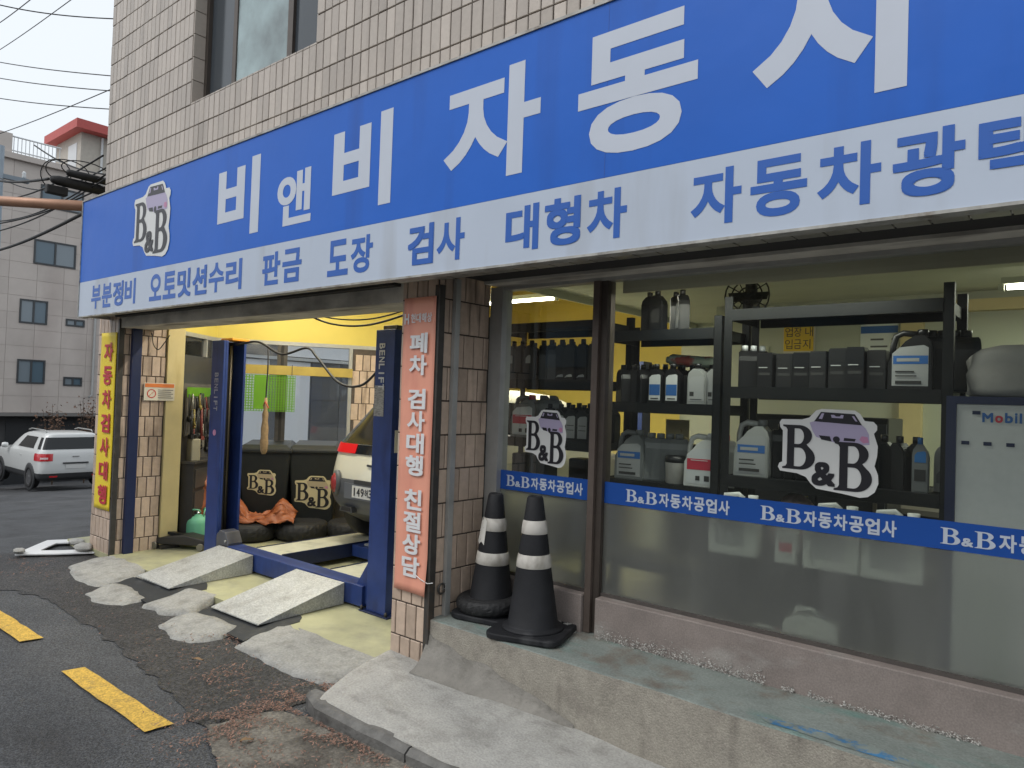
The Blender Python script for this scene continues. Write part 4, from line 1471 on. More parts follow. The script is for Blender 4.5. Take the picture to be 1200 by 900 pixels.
def wheel(parent, x, y, r, wd, side, spokes=5):
    """car wheel standing at x,y; side +1 faces +y"""
    h = bpy.data.objects.new('wheel', None)
    mb = MB()
    prof = [(r * .62, -wd / 2), (r * .9, -wd / 2), (r, -wd * .32), (r, wd * .32), (r * .9, wd / 2), (r * .66, wd / 2), (r * .64, wd * .35)]
    mb.lathe(prof, (0, 0, 0), 32, axis='y')
    ty = mb.build('wheel', MATS['rubber'], parent)
    ty.location = (x, y, r)
    mb = MB()
    s = side
    mb.lathe([(r * .645, s * wd * .42), (r * .60, s * wd * .40), (r * .58, s * wd * .2), (.0, s * wd * .15)], (0, 0, 0), 28, axis='y')
    for k in range(spokes):
        a = 2 * math.pi * k / spokes + .3
        mb.bar((0.03 * math.cos(a), s * wd * .36, .03 * math.sin(a)), (r * .62 * math.cos(a), s * wd * .40, r * .62 * math.sin(a)), r * .16, .02, up=(0, 1, 0))
    mb.lathe([(.05, s * wd * .30), (.045, s * wd * .42), (0, s * wd * .43)], (0, 0, 0), 14, axis='y')
    rim = mb.build('rim', mat('rim', (.30, .30, .31), .35, metal=.8), ty)
    return ty

def plate_text(parent, txt, x, z, w_, h_, y0):
    mb = MB()
    mb.box(x - .006, x - .001, y0 - w_ / 2, y0 + w_ / 2, z, z + h_)
    p = mb.build('number_plate', MATS['plate'], parent)
    cw = w_ * .94 / len(txt)
    mb = MB()
    for i, ch in enumerate(txt):
        # seen from the rear (looking along +x) left is +y
        put_glyph(mb, ch, (x - .008, y0 + w_ * .47, z), (0, -1, 0), (0, 0, 1), i * cw + (cw * .25 if ch == '1' else 0), i * cw + cw * (.55 if ch == '1' else .82), h_ * .16, h_ * .84, off=0.015)
    t = mb.build('plate_text', MATS['plate_ink'], p, fix=False)
    return p

# white SUV parked across the side street, seen from behind
def white_suv():
    t = thing('parked_suv', 'white compact SUV parked across the side street, seen from its rear corner', 'car', (-22.75, 8.02, hz(-22.75, 8) + .02), math.pi)
    rows = [(.26, .16, 4.02, .80, .22, .4), (.34, .06, 4.12, .87, .22, .45), (.47, .015, 4.18, .895, .2, .45), (.60, .0, 4.2, .90, .2, .45), (.78, .02, 4.2, .905, .2, .45), (.93, .03, 4.12, .90, .2, .5), (1.02, .045, 4.0, .885, .2, .55), (1.05, .055, 3.02, .875, .19, .45),
            (1.10, .075, 2.94, .855, .18, .4), (1.22, .14, 2.75, .81, .18, .36), (1.36, .21, 2.52, .755, .18, .32), (1.47, .265, 2.32, .71, .18, .3), (1.545, .27, 2.1, .665, .2, .3), (1.585, .36, 1.9, .60, .25, .3), (1.605, .6, 1.6, .45, .25, .3)]
    # rotated by pi about z: car faces -x, its local y is world -y, so local side -y is the one we see
    B = CarBody(rows)
    B.whole('body', MATS['car_white'], t)
    n = B.n
    B.patch('cladding', MATS['cladding'], t, 0, 2, 0, n, .008)
    B.patch('rear_window', MATS['car_glass'], t, 8, 11, 0, 9, .007, .3, .95)
    B.patch('rear_window', MATS['car_glass'], t, 8, 11, 0, 9, .007, .3, .95, mirror=True)
    for mr in (False, True):
        B.patch('side_window', MATS['car_glass'], t, 8, 11, 10, 12, .007, .3, .9, mirror=mr)
        B.patch('side_window', MATS['car_glass'], t, 8, 11, 14, 18, .007, .3, .9, mirror=mr)
        B.patch('side_window', MATS['car_glass'], t, 8, 11, 18, 22, .007, .3, .9, mirror=mr)
        lp = B.patch('tail_light', MATS['lamp_red'], t, 4, 6, 5, 12, .012, .25, 1.0, mirror=mr)
        B.patch('lamp_lens', mat('lens', (.8, .6, .6), .2), lp, 4, 5, 6, 9, .018, .6, .95, mirror=mr)
        B.patch('windscreen', MATS['car_glass'], t, 8, 11, 30, 36, .007, .2, .95, mirror=mr)
    for x in (.80, 3.38):
        for s in (-1, 1):
            mb = MB().lathe([(.40, s * .88), (.40, s * .917), (.33, s * .918)], (x, 0, .335), 28, axis='y')
            mb.build('wheel_arch', MATS['cladding'], t)
            wheel(t, x, s * .83, .335, .21, s)
    plate_text(t, '49', -.002, .60, .5, .11, 0) if False else MB().box(-.012, -.002, -.26, .26, .60, .71).build('number_plate', MATS['plate'], t)
    MB().box(-.02, .01, -.33, .33, .735, .775).build('handle_bar', MATS['cladding'], t)
    MB().box(.0, .018, -.09, .09, .925, .95).build('badge', MATS['chrome'], t)
    for s in (-1, 1):
        MB().tube([(.55, s * .60, 1.61), (.65, s * .61, 1.655), (1.7, s * .62, 1.665), (1.95, s * .615, 1.62)], .018, 6).build('roof_rail', MATS['alu'], t)
        mb = MB().lathe([(.0, -.09), (.07, -.07), (.085, 0), (.07, .07), (0, .09)], (2.72, s * 1.0, 1.12), 10, axis='y')
        mb.build('mirror', MATS['car_white'], t)
        MB().box(1.5, 1.66, min(s * .89, s * .925), max(s * .89, s * .925), .90, .92).build('door_handle', MATS['car_white'], t)
    for s in (-1, 1):
        MB().box(.03, .06, s * .55 - .1, s * .55 + .1, .36, .40).build('reflector', MATS['lamp_red'], t)
white_suv()
# second parked car, only its dark bonnet corner is in the picture
def dark_car():
    t = thing('parked_car', 'dark saloon car parked beyond the white SUV at the picture edge', 'car', (-25.2, 5.2, hz(-25.2, 5) + .02), math.pi)
    rows = [(.22, .1, 4.4, .80, .25, .4), (.35, .02, 4.5, .88, .25, .45), (.6, 0, 4.52, .90, .25, .45), (.82, .05, 4.4, .88, .25, .5), (.92, .2, 4.1, .85, .25, .5), (.95, .6, 3.1, .82, .2, .4), (1.15, 1.0, 2.7, .74, .2, .35), (1.35, 1.35, 2.3, .64, .2, .3), (1.43, 1.6, 2.1, .52, .2, .3)]
    B = CarBody(rows)
    B.whole('body', mat('car_dark', (.03, .035, .045), .3, coat=.5), t)
    for mr in (False, True):
        B.patch('side_window', MATS['car_glass'], t, 5, 7, 12, 24, .007, .2, .8, mirror=mr)
        B.patch('rear_window', MATS['car_glass'], t, 5, 7, 0, 7, .007, .1, .9, mirror=mr)
    for x in (.85, 3.55):
        for s in (-1, 1): wheel(t, x, s * .83, .32, .2, s)
dark_car()

# cream crossover on the lift, seen from its rear left corner
def lift_car():
    # nose towards +y: local x -> world +y, local y -> world -x
    t = thing('lifted_car', 'cream white crossover car standing on the lift, rear towards the street', 'car', (-5.235, 4.42, .178), math.pi / 2)
    rows = [(.22, .26, 3.9, .72, .25, .4), (.30, .12, 4.05, .82, .28, .45), (.42, .03, 4.12, .87, .28, .45), (.52, .0, 4.15, .885, .28, .45), (.62, .0, 4.15, .89, .27, .45), (.72, .02, 4.15, .89, .26, .45), (.80, .04, 4.1, .885, .25, .5), (.875, .06, 3.9, .875, .24, .5), (.895, .065, 3.1, .87, .24, .45),
            (.985, .09, 3.0, .85, .23, .4), (1.06, .15, 2.9, .825, .23, .4), (1.20, .27, 2.72, .78, .23, .36), (1.36, .40, 2.5, .73, .22, .32), (1.46, .49, 2.3, .69, .22, .3), (1.54, .60, 2.05, .63, .25, .3), (1.58, .85, 1.7, .48, .25, .3)]
    B = CarBody(rows)
    B.whole('body', MATS['car_cream'], t)
    n = B.n
    cl = B.patch('bumper', MATS['cladding_grey'], t, 1, 5, 0, 9, .012, .2, .35)
    B.patch('bumper', MATS['cladding_grey'], t, 1, 5, 0, 9, .012, .2, .35, mirror=True)
    B.patch('lower_cladding', MATS['cladding'], t, 0, 2, 0, n, .010)
    for mr in (False, True):
        B.patch('rear_window', MATS['car_glass'], t, 9, 14, 0, 14, .008, .1, .3, mirror=mr)
        B.patch('lamp_strip', MATS['car_glass'], t, 8, 9, 0, 5, .010, .05, 1.0, mirror=mr)
        tl = B.patch('tail_light', mat('lamp_lit', (.30, .006, .008), .3, emit=(1, .006, .012), estr=.32), t, 8, 9, 4, 10, .016, .05, 1.0, mirror=mr)
        s = -1 if mr else 1
        lo = MB().lathe([(.0, -.030), (.06, -.026), (.085, -.010), (.10, .0), (.10, .05)], (.0, 0, 0), 20, axis='x').build('round_lamp', mat('lamp_dull', (.35, .04, .04), .25, coat=.4), t)
        lo.location = (-.004, s * .655, .60)
        lo.rotation_euler = (0, 0, s * R(-22))
        lo.scale = (1, .75, 1.0)
        ri = MB().lathe([(.10, .0), (.125, .012), (.125, .05)], (0, 0, 0), 20, axis='x').build('lamp_surround', MATS['cladding_grey'], lo)
        B.patch('side_window', MATS['car_glass'], t, 10, 13, 13, 24, .007, .1, .9, mirror=mr)
        ex = MB().prism([(s * .46 - .10, .335), (s * .46 + .10, .335), (s * .46 + .08, .39), (s * .46 - .08, .39)], .0, .06, 'x').build('exhaust_tip', mat('exhaust', (.2, .2, .2), .3, metal=.8), t)
        MB().prism([(s * .46 - .075, .345), (s * .46 + .075, .345), (s * .46 + .06, .382), (s * .46 - .06, .382)], -.004, .0, 'x').build('exhaust_bore', MATS['dark_gap'], ex)
    MB().box(-.018, .02, -.33, .33, .62, .66).build('plate_recess', MATS['cladding'], t)
    plate_text(t, '149허3617', -.014, .49, .50, .115, 0.10)
    MB().box(-.013, .02, -.34, .48, .47, .62).build('plate_panel', mat('plate_bed', (.14, .15, .17), .5), t)
    mb = MB()
    for i, ch in enumerate('SORENTO'[:0]):
        pass
    mb.box(.026, .035, .02, .20, .795, .815)
    mb.build('model_badge', mat('badge', (.12, .12, .12), .3, metal=.6), t)
    hb = MB()
    mb = hb
    V = []
    for k in range(24):
        a = 2 * math.pi * k / 24
        for rr in (1, .8):
            V.append((.058, .075 * rr * math.cos(a), .945 + .038 * rr * math.sin(a)))
    mb.add(V, [(2 * k, 2 * k + 1, (2 * k + 3) % 48, (2 * k + 2) % 48) for k in range(24)])
    put_glyph(mb, 'H', (.057, .035, .922), (0, -1, 0), (0, 0, 1), 0, .07, 0, .046, off=0.0)
    o = mb.build('emblem', MATS['chrome'], t, fix=False)
    o.location = (-.005, 0, 0)
    for x in (.58, 3.2):
        for s in (-1, 1): wheel(t, x, s * .76, .325, .21, s)
lift_car()

# ------------------------------------------------------------------ bins, tyres, tarp and tools in the garage
mat('bin', (.013, .015, .014), .5, var=.2, scale=8)
def bin_(label, x, y, rz):
    t = thing('wheelie_bin', label, 'bin', (x, y, 0), rz, 'lettered dark bins in the garage')
    w0, w1, d0, d1, h = .22, .285, .24, .33, .96
    mb = MB().add([(-w0, -d0, .05), (w0, -d0, .05), (w0, d0, .05), (-w0, d0, .05), (-w1, -d1, h), (w1, -d1, h), (w1, d1, h), (-w1, d1, h)], [(0, 3, 2, 1), (0, 1, 5, 4), (1, 2, 6, 5), (2, 3, 7, 6), (3, 0, 4, 7)])
    bevel(mb.build('tub', MATS['bin'], t), .02)
    bevel(MB().box(-w1 - .025, w1 + .025, -d1 - .025, d1 + .025, h, h + .045).build('rim', MATS['bin'], t), .012)
    bevel(MB().add([(-w1 - .02, -d1 - .03, h + .045), (w1 + .02, -d1 - .03, h + .045), (w1 + .02, d1 + .05, h + .045), (-w1 - .02, d1 + .05, h + .045), (-w1 + .05, -d1 + .05, h + .09), (w1 - .05, -d1 + .05, h + .09), (w1 - .05, d1, h + .11), (-w1 + .05, d1, h + .11)],
              [(0, 3, 2, 1), (4, 5, 6, 7), (0, 1, 5, 4), (1, 2, 6, 5), (2, 3, 7, 6), (3, 0, 4, 7)]).build('lid', MATS['bin'], t), .015)
    MB().tube([(-w1, d1 + .06, h + .05), (w1, d1 + .06, h + .05)], .018, 8).build('handle', MATS['bin'], t)
    for s in (-1, 1):
        MB().lathe([(.10, -.02), (.10, .02)], (s * .2, d0 + .04, .10), 18, axis='x').build('wheel', MATS['rubber'], t)
    return t, (w0, w1, d0, d1, h)
def bin_logo(t, u0, z0, w_, h_):
    """emblem on the sloping front"""
    n = 0.09 / .96
    s = thing('bin_sticker', 'x', 'sticker', t.location)
    return s
def place_bin(label, slabel, x, y, rz, sx, sz, sw, sh):
    t, (w0, w1, d0, d1, h) = bin_(label, x, y, rz)
    s = thing('bin_sticker', slabel, 'sticker', (x, y, 0), rz)
    # front face plane in local coordinates: from y=-d0 at z=.05 to y=-d1 at z=h
    sl = Vector((0, -(d1 - d0), h - .05)).normalized()
    O = Vector((sx - sw / 2, -d0, .05)) + sl * sz + Vector((0, -.004, 0))
    loc = s.location.copy()
    s.location = (0, 0, 0)
    mat('logo_white_warmlit', (.62, .54, .32), .5)  # white sticker backing with warm lamp light painted into its colour
    mat('logo_lilac_warmlit', (.45, .37, .24), .5)  # lilac print with the same warm light painted in
    logo(s, O, (1, 0, 0), sl, sw, sh, lift=.002, back='logo_white_warmlit', print_='logo_lilac_warmlit')
    s.location = loc
# facing the camera: -y local turned towards +x
place_bin('dark lettered bin behind the tarp, nearer the far lift post', 'car and letters sticker with warm lamp light in its colour, on the bin nearer the far post', -7.63, 4.76, R(50), -.02, .42, .32, .30)
place_bin('dark lettered bin beside the lifted car', 'car and letters sticker with warm lamp light in its colour, on the bin beside the lifted car', -7.33, 5.22, R(50), .0, .25, .42, .40)
for i, (x, y, lb) in enumerate(((-7.38, 4.40, 'car tyre lying on the floor below the tarp end'), (-7.05, 4.86, 'car tyre lying on the floor in front of the lettered bins'), (-6.72, 5.33, 'car tyre lying on the floor beside the lifted car'))):
    tyre('floor_tyre', lb, x, y, 0, .31, .20, 'spare tyres on the garage floor')
def tarp():
    t = thing('tarp', 'crumpled rust orange tarpaulin draped over the tyres behind the far post', 'tarpaulin', (-7.45, 4.45, .2))
    mb = MB()
    mb.smooth = True
    nx, ny = 44, 22
    V = []
    A, Bv = Vector((-7.78, 4.02, 0)), Vector((-7.06, 4.80, 0))
    d = (Bv - A)
    nrm = Vector((d.y, -d.x, 0)).normalized()
    for i in range(nx + 1):
        for j in range(ny + 1):
            u, v_ = i / nx, j / ny
            p = A + d * u
            top = .55 * max(0, 1 - u / .5) ** .8 + .28 + .16 * math.exp(-((u - .85) / .10) ** 2)
            prof = math.sin(math.pi * (.05 + .95 * v_) * .5)
            off = .26 * (1 - v_) - .02
            z = .20 + (top - .20) * prof + .05 * noise.noise((u * 9, v_ * 6, 2)) + .025 * abs(noise.noise((u * 22, v_ * 14, 5)))
            off += .05 * noise.noise((u * 7, v_ * 5, 9)) + .03 * noise.noise((u * 18, v_ * 12, 4))
            q = p + nrm * off
            V.append((q.x, q.y, max(.19, z)))
    n = ny + 1
    mb.add(V, [(i * n + j, (i + 1) * n + j, (i + 1) * n + j + 1, i * n + j + 1) for i in range(nx) for j in range(ny)])
    o = mb.build('sheet', mat('tarp', (.33, .10, .035), .5, var=.15, scale=8), t)
    W(o, t)
    o.modifiers.new('solid', 'SOLIDIFY').thickness = .006
tarp()
def sack(name, label, cat, x, y, z, sx, sy, sz, m, seed=1, amp=.16, pw=1.0):
    t = MB()
    t.smooth = True
    n, k_ = 24, 14
    V = []
    for a in range(k_ + 1):
        th = math.pi * a / k_
        for b in range(n):
            ph = 2 * math.pi * b / n
            p = Vector((math.sin(th) * math.cos(ph), math.sin(th) * math.sin(ph), -math.cos(th)))
            r = 1 + amp * noise.noise((p.x * 2 + seed, p.y * 2, p.z * 2)) + amp * .5 * noise.noise((p.x * 5 + seed, p.y * 5, p.z * 5))
            q = Vector([math.copysign(abs(c) ** pw, c) for c in p]) * r
            V.append((q.x * sx, q.y * sy, max(-.72, q.z) * sz + .72 * sz))
    F = [(a * n + b, a * n + (b + 1) % n, (a + 1) * n + (b + 1) % n, (a + 1) * n + b) for a in range(k_) for b in range(n)]
    t.add(V, F)
    o = t.build(name, m)
    o.location = (x, y, z)
    tag(o, label, cat)
    return o
sack('plastic_bag', 'yellow plastic bag on the rubbish behind the lifted car', 'bag', -6.72, 5.74, .72, .19, .17, .21, mat('bag_yellow', (.70, .52, .03), .45, var=.1), 3, .3)
sack('rubbish_heap_bag', 'black rubbish bag under the yellow plastic bag', 'bag', -6.70, 5.72, 0, .24, .24, .42, mat('bag_black', (.02, .02, .02), .35, var=.2), 8, .25)
o = MB().lathe([(.02, 0), (.035, .01), (.035, .30), (.02, .33), (.02, .36)], (0, 0, 0), 12, axis='y').build('blue_tube', mat('tube_blue', (.02, .09, .32), .5))
o.location = (-7.05, 5.72, 1.10)
o.rotation_euler = (0, 0, R(-30))
tag(o, 'blue plastic tube lying behind the bin lids', 'tube')

# green peg board hung in the side window
d2v = Vector((d2.x, d2.y, 0))
pb = thing('green_pegboard', 'bright green perforated plastic board hanging in the side window', 'pegboard', (*onS2(.30, .12), 1.42))
def pegboard():
    mb = MB()
    p0, p1 = Vector((*onS2(.10, .13), 0)), Vector((*onS2(.475, .13), 0))
    L_ = (p1 - p0).length
    u = (p1 - p0).normalized()
    c = .031
    nx_, nz_ = int(L_ / c), int(.44 / c)
    hole = .3
    V = []
    def P(a, z): 
        q = p0 + u * a
        return (q.x, q.y, z)
    for i in range(nx_):
        for j in range(nz_):
            a, z = i * c, 1.425 + j * c
            solid = 8 <= i <= 11 and j > 0
            if solid:
                mb.add([P(a, z), P(a + c, z), P(a + c, z + c), P(a, z + c)], [(0, 1, 2, 3)])
            else:
                h0, h1 = c * .2, c * .8
                O_ = [P(a, z), P(a + c, z), P(a + c, z + c), P(a, z + c)]
                I_ = [P(a + h0, z + h0), P(a + h1, z + h0), P(a + h1, z + h1), P(a + h0, z + h1)]
                mb.add(O_ + I_, [(0, 1, 5, 4), (1, 2, 6, 5), (2, 3, 7, 6), (3, 0, 4, 7)])
    o = mb.build('board', mat('peg_green', (.12, .30, .012), .5, var=.08, scale=6), pb)
    W(o, pb)
    o.modifiers.new('solid', 'SOLIDIFY').thickness = .006
pegboard()
for t_, z in ((.13, 1.86), (.45, 1.86)):
    q = onS2(t_, .13)
    W(MB().tube([(q[0], q[1], z), (q[0], q[1], 1.99)], .004, 5).build('hanger', MATS['steel_dark'], pb), pb)
# hanging pull cord with a tan sleeve
hc = thing('hanging_sleeve', 'tan cloth sleeve hanging on a black cord in front of the pegboard', 'hanging tool', (-6.30, 3.88, 1.15))
W(MB().tube([(-6.30, 3.88, 2.12), (-6.30, 3.885, 1.9), (-6.305, 3.88, 1.60), (-6.305, 3.88, 1.5)], .008, 6).build('cord', MATS['rubber'], hc), hc)
W(MB().lathe([(.012, 1.60), (.022, 1.52), (.018, 1.48), (.030, 1.44), (.026, 1.38), (.036, 1.30), (.034, 1.22), (.040, 1.16), (.032, 1.08), (.018, 1.05)][::-1], (-6.305, 3.88, 0), 14).build('sleeve', mat('sleeve', (.30, .20, .10), .8, var=.25, scale=40), hc), hc)
W(MB().tube([(-6.33, 3.87, 1.52), (-6.28, 3.86, 1.56), (-6.22, 3.86, 1.50)], .007, 5).build('tassel', mat('tassel', (.35, .06, .03), .8), hc), hc)
# cables under the lintel and across the window
def cable(name, label, pts, r=.008, m='rubber', cat='cable', seg=10, group=None):
    """smooth curve through points"""
    P = [Vector(p) for p in pts]
    out = []
    for i in range(len(P) - 1):
        p0 = P[i - 1] if i else P[i] * 2 - P[i + 1]
        p1, p2 = P[i], P[i + 1]
        p3 = P[i + 2] if i + 2 < len(P) else P[i + 1] * 2 - P[i]
        for k in range(seg):
            t = k / seg
            out.append(.5 * ((2 * p1) + (p2 - p0) * t + (2 * p0 - 5 * p1 + 4 * p2 - p3) * t * t + (3 * p1 - p0 - 3 * p2 + p3) * t ** 3))
    out.append(P[-1])
    o = MB().tube(out, r, 6).build(name, MATS[m])
    return tag(o, label, cat, group)
cable('garage_cable', 'black cable swagging between the two lift posts', [(-6.60, 3.72, 2.11), (-6.35, 3.80, 2.14), (-6.02, 3.85, 2.02), (-5.62, 3.85, 2.07), (-5.45, 3.85, 1.98), (-5.10, 3.83, 1.76), (-4.75, 3.8, 1.74), (-4.45, 3.78, 1.90), (-4.33, 3.75, 1.80)], .011)
cable('lintel_cable', 'thin black cable looping below the lintel beside the salmon banner', [(-4.95, 3.34, 2.30), (-4.6, 3.36, 2.20), (-4.2, 3.36, 2.17), (-3.8, 3.36, 2.22), (-3.5, 3.34, 2.30)], .008)
cable('lintel_cable', 'upper of the two thin cables looping below the lintel', [(-4.95, 3.33, 2.31), (-4.5, 3.33, 2.23), (-4.1, 3.33, 2.21), (-3.75, 3.33, 2.25), (-3.5, 3.33, 2.31)], .006)
cable('loose_wire', 'loose wire end dangling at the top of the yellow post', [(-7.52, 3.30, 2.22), (-7.47, 3.30, 2.10), (-7.40, 3.32, 2.05), (-7.36, 3.36, 2.12), (-7.34, 3.40, 2.2)], .005)

# tool board and bench on the angled corner wall
tb = thing('tool_board', 'green tool board crowded with dark hand tools on the corner wall', 'tool board', (*onS1(.5, .03), 1.2))
def s1(t, off, z):
    x, y = onS1(t, off)
    return Vector((x, y, z))
mb = MB()
mb.add([s1(.15, .03, 1.15), s1(.98, .03, 1.15), s1(.98, .03, 1.66), s1(.15, .03, 1.66), s1(.15, .015, 1.15), s1(.98, .015, 1.15), s1(.98, .015, 1.66), s1(.15, .015, 1.66)], [(0, 1, 2, 3), (4, 7, 6, 5), (0, 4, 5, 1), (1, 5, 6, 2), (2, 6, 7, 3), (3, 7, 4, 0)])
W(mb.build('board', MATS['wall_dark'], tb), tb)
W(MB().add([s1(.15, .034, 1.57), s1(.98, .034, 1.57), s1(.98, .034, 1.68), s1(.15, .034, 1.68)], [(0, 1, 2, 3)]).build('green_strip', MATS['peg_green'], tb), tb)
rnd = random.Random(21)
mat('tool_dark', (.03, .03, .03), .45, metal=.5)
mat('tool_steel', (.28, .27, .24), .35, metal=.8)
mat('tool_yellow', (.22, .17, .04), .5)
mat('tool_red', (.16, .03, .025), .5)
for k in range(39):
    t_ = .17 + .78 * (k % 13) / 12.5 + rnd.uniform(-.02, .02)
    z1 = (1.60, 1.44, 1.30)[k // 13] + rnd.uniform(-.03, .02)
    L_ = rnd.uniform(.14, .34)
    mb = MB()
    a, b = s1(t_, .055 + .03 * (k >= 13), z1), s1(t_ + rnd.uniform(-.03, .03), .065 + .03 * (k >= 13), z1 - L_)
    r_ = rnd.uniform(.006, .014)
    mb.tube([a, a.lerp(b, .5), b], [r_, r_ * 1.1, r_ * 1.5], 7)
    kind = k % 4
    if kind == 0: mb.lathe([(.0, -.012), (.032, -.012), (.034, .012), (.0, .012)], b, 12, axis='y')
    elif kind == 1: mb.obox(b, (.035, 0, 0), (0, .018, 0), (0, 0, .022))
    elif kind == 2: mb.tube([b + Vector((.03 * math.cos(q), 0, .03 * math.sin(q))) for q in [i * .6 for i in range(11)]], .008, 6)
    else: mb.obox(b + Vector((0, 0, -.03)), (.016, 0, 0), (0, .014, 0), (0, 0, .05))
    W(mb.build('tool', MATS[('tool_dark', 'tool_steel', 'tool_dark', 'tool_dark', 'tool_yellow', 'tool_dark', 'tool_dark', 'tool_red', 'tool_dark', 'tool_dark')[k % 10]], tb), tb)
bn = thing('tool_cabinet', 'dark steel tool cabinet under the tool board', 'cabinet', (*onS1(.5, .2), 0))
def obx(t0, t1, o0, o1, z0, z1):
    P = [s1(t0, o0, z0), s1(t1, o0, z0), s1(t1, o1, z0), s1(t0, o1, z0), s1(t0, o0, z1), s1(t1, o0, z1), s1(t1, o1, z1), s1(t0, o1, z1)]
    return P, [(0, 3, 2, 1), (4, 5, 6, 7), (0, 1, 5, 4), (1, 2, 6, 5), (2, 3, 7, 6), (3, 0, 4, 7)]
W(MB().add(*obx(.10, .70, .03, .16, .05, .86)).build('carcass', mat('cab_dark', (.035, .032, .03), .5, var=.2), bn), bn)
W(MB().add(*obx(.08, .72, .02, .18, .861, .885)).build('top', MATS['steel_dark'], bn), bn)
for z in (.12, .36, .60):
    W(MB().add(*obx(.13, .67, .162, .172, z, z + .2)).build('drawer', mat('drawer', (.06, .055, .05), .45, var=.2), bn), bn)
o = MB().box(-.06, .06, -.05, .05, 0, .24).build('oil_can', mat('can_cream', (.26, .24, .17), .5, var=.15))
bevel(o, .012)
mb = MB().lathe([(.018, .24), (.018, .27), (.024, .27), (.024, .29)], n=10)
c_ = mb.build('cap', MATS['tool_dark'], o)
o.location = s1(.22, .10, .885)
tag(o, 'pale oil can standing on the tool cabinet', 'oil can')
# green gas cylinder
gc = thing('gas_cylinder', 'mint green refrigerant cylinder beside the tool cabinet', 'gas cylinder', (-7.50, 3.86, .0))
mint = mat('mint', (.16, .48, .30), .45, var=.06)
MB().lathe([(.0, 0), (.10, .0), (.118, .02), (.12, .05), (.12, .22), (.112, .26), (.085, .295), (.03, .315), (.0, .316)], n=28).build('shell', mint, gc)
MB().lathe([(.022, .31), (.022, .345), (.012, .345), (.012, .37)], n=12).build('valve', MATS['chrome'], gc)
for k in range(3):
    a = k * 2.094 + .4
    MB().tube([(.075 * math.cos(a), .075 * math.sin(a), .29), (.082 * math.cos(a), .082 * math.sin(a), .35), (.075 * math.cos(a + .5), .075 * math.sin(a + .5), .375), (.075 * math.cos(a + 1.2), .075 * math.sin(a + 1.2), .375), (.08 * math.cos(a + 1.6), .08 * math.sin(a + 1.6), .35)], .008, 6).build('collar', mint, gc)
# trolley jack
tj = thing('trolley_jack', 'low dark trolley jack on the floor before the gas cylinder', 'trolley jack', (-7.38, 3.66, 0), R(35))
bevel(MB().prism([(-.30, .05), (.28, .05), (.30, .10), (.05, .15), (-.28, .11)], -.10, .10, 'y').build('chassis', MATS['cab_dark'], tj), .008)
MB().bar((.0, 0, .13), (-.27, 0, .17), .06, .03).build('lift_arm', MATS['tool_dark'], tj)
MB().lathe([(.045, .165), (.05, .18), (.05, .19), (.02, .185)], (-.27, 0, 0), 14).build('saddle', MATS['tool_dark'], tj)
for x in (-.26, .24):
    for s in (-1, 1):
        MB().lathe([(.035, -.015), (.04, 0), (.035, .015)], (x, s * .12, .04), 14, axis='y').build('wheel', MATS['tool_steel'], tj)
MB().tube([(.24, 0, .12), (.42, .02, .62)], .014, 8).build('handle', MATS['tool_dark'], tj)
o = MB().box(-.09, .08, -.09, .10, 0, .039).build('post_foot_block', MATS['steel_dark'])
o.location = (-7.53, 3.55, 0)
tag(o, 'small steel block under the yellow post', 'block')

ORD = ('first', 'second', 'third', 'fourth', 'fifth', 'sixth', 'seventh', 'eighth', 'ninth')
# ------------------------------------------------------------------ shop interior: racks
mat('rack', (.007, .008, .009), .6, var=.2, scale=10, spec=.25)
def rack(label, x0, x1, shelves, ptop):
    t = thing('storage_rack', label, 'rack', ((x0 + x1) / 2, 4.02, 0), 0, 'dark racks behind the display window')
    ya, yb_ = 3.82, 4.22
    for x in (x0, x1):
        for y in (ya, yb_):
            W(MB().box(x - .022, x + .022, y - .018, y - .012, 0, ptop).box(x - .022 if x == x0 else x + .016, x - .016 if x == x0 else x + .022, y - .0119, y + .022, 0, ptop).build('post', MATS['rack'], t), t)
    for z in shelves:
        sh = W(MB().box(x0 + .023, x1 - .023, ya, yb_, z - .012, z).build('shelf', MATS['rack'], t), t)
        W(MB().box(x0 + .0225, x1 - .0225, ya - .022, ya - .002, z - .058, z + .004).build('beam', MATS['rack'], sh), t)
        W(MB().box(x0 + .0225, x1 - .0225, yb_ + .002, yb_ + .022, z - .058, z + .004).build('beam', MATS['rack'], sh), t)
        for x in (x0, x1):
            s = 1 if x == x0 else -1
            W(MB().box(min(x + s * .0, x + s * .012), max(x + s * .0, x + s * .012), ya - .0, yb_, z - .055, z + .002).build('end_beam', MATS['rack'], sh), t)
    return t
rack('dark steel rack behind the narrow window pane', -3.36, -2.46, (2.18, 1.80, 1.405, 1.10, .5), 2.24)
rack('dark steel rack behind the left end of the wide pane', -2.40, -1.66, (2.10, 1.667, 1.20, .75, .3), 2.17)
rack('dark steel rack behind the large sticker', -1.60, -.55, (2.195, 1.77, 1.285, .90, .42), 2.27)

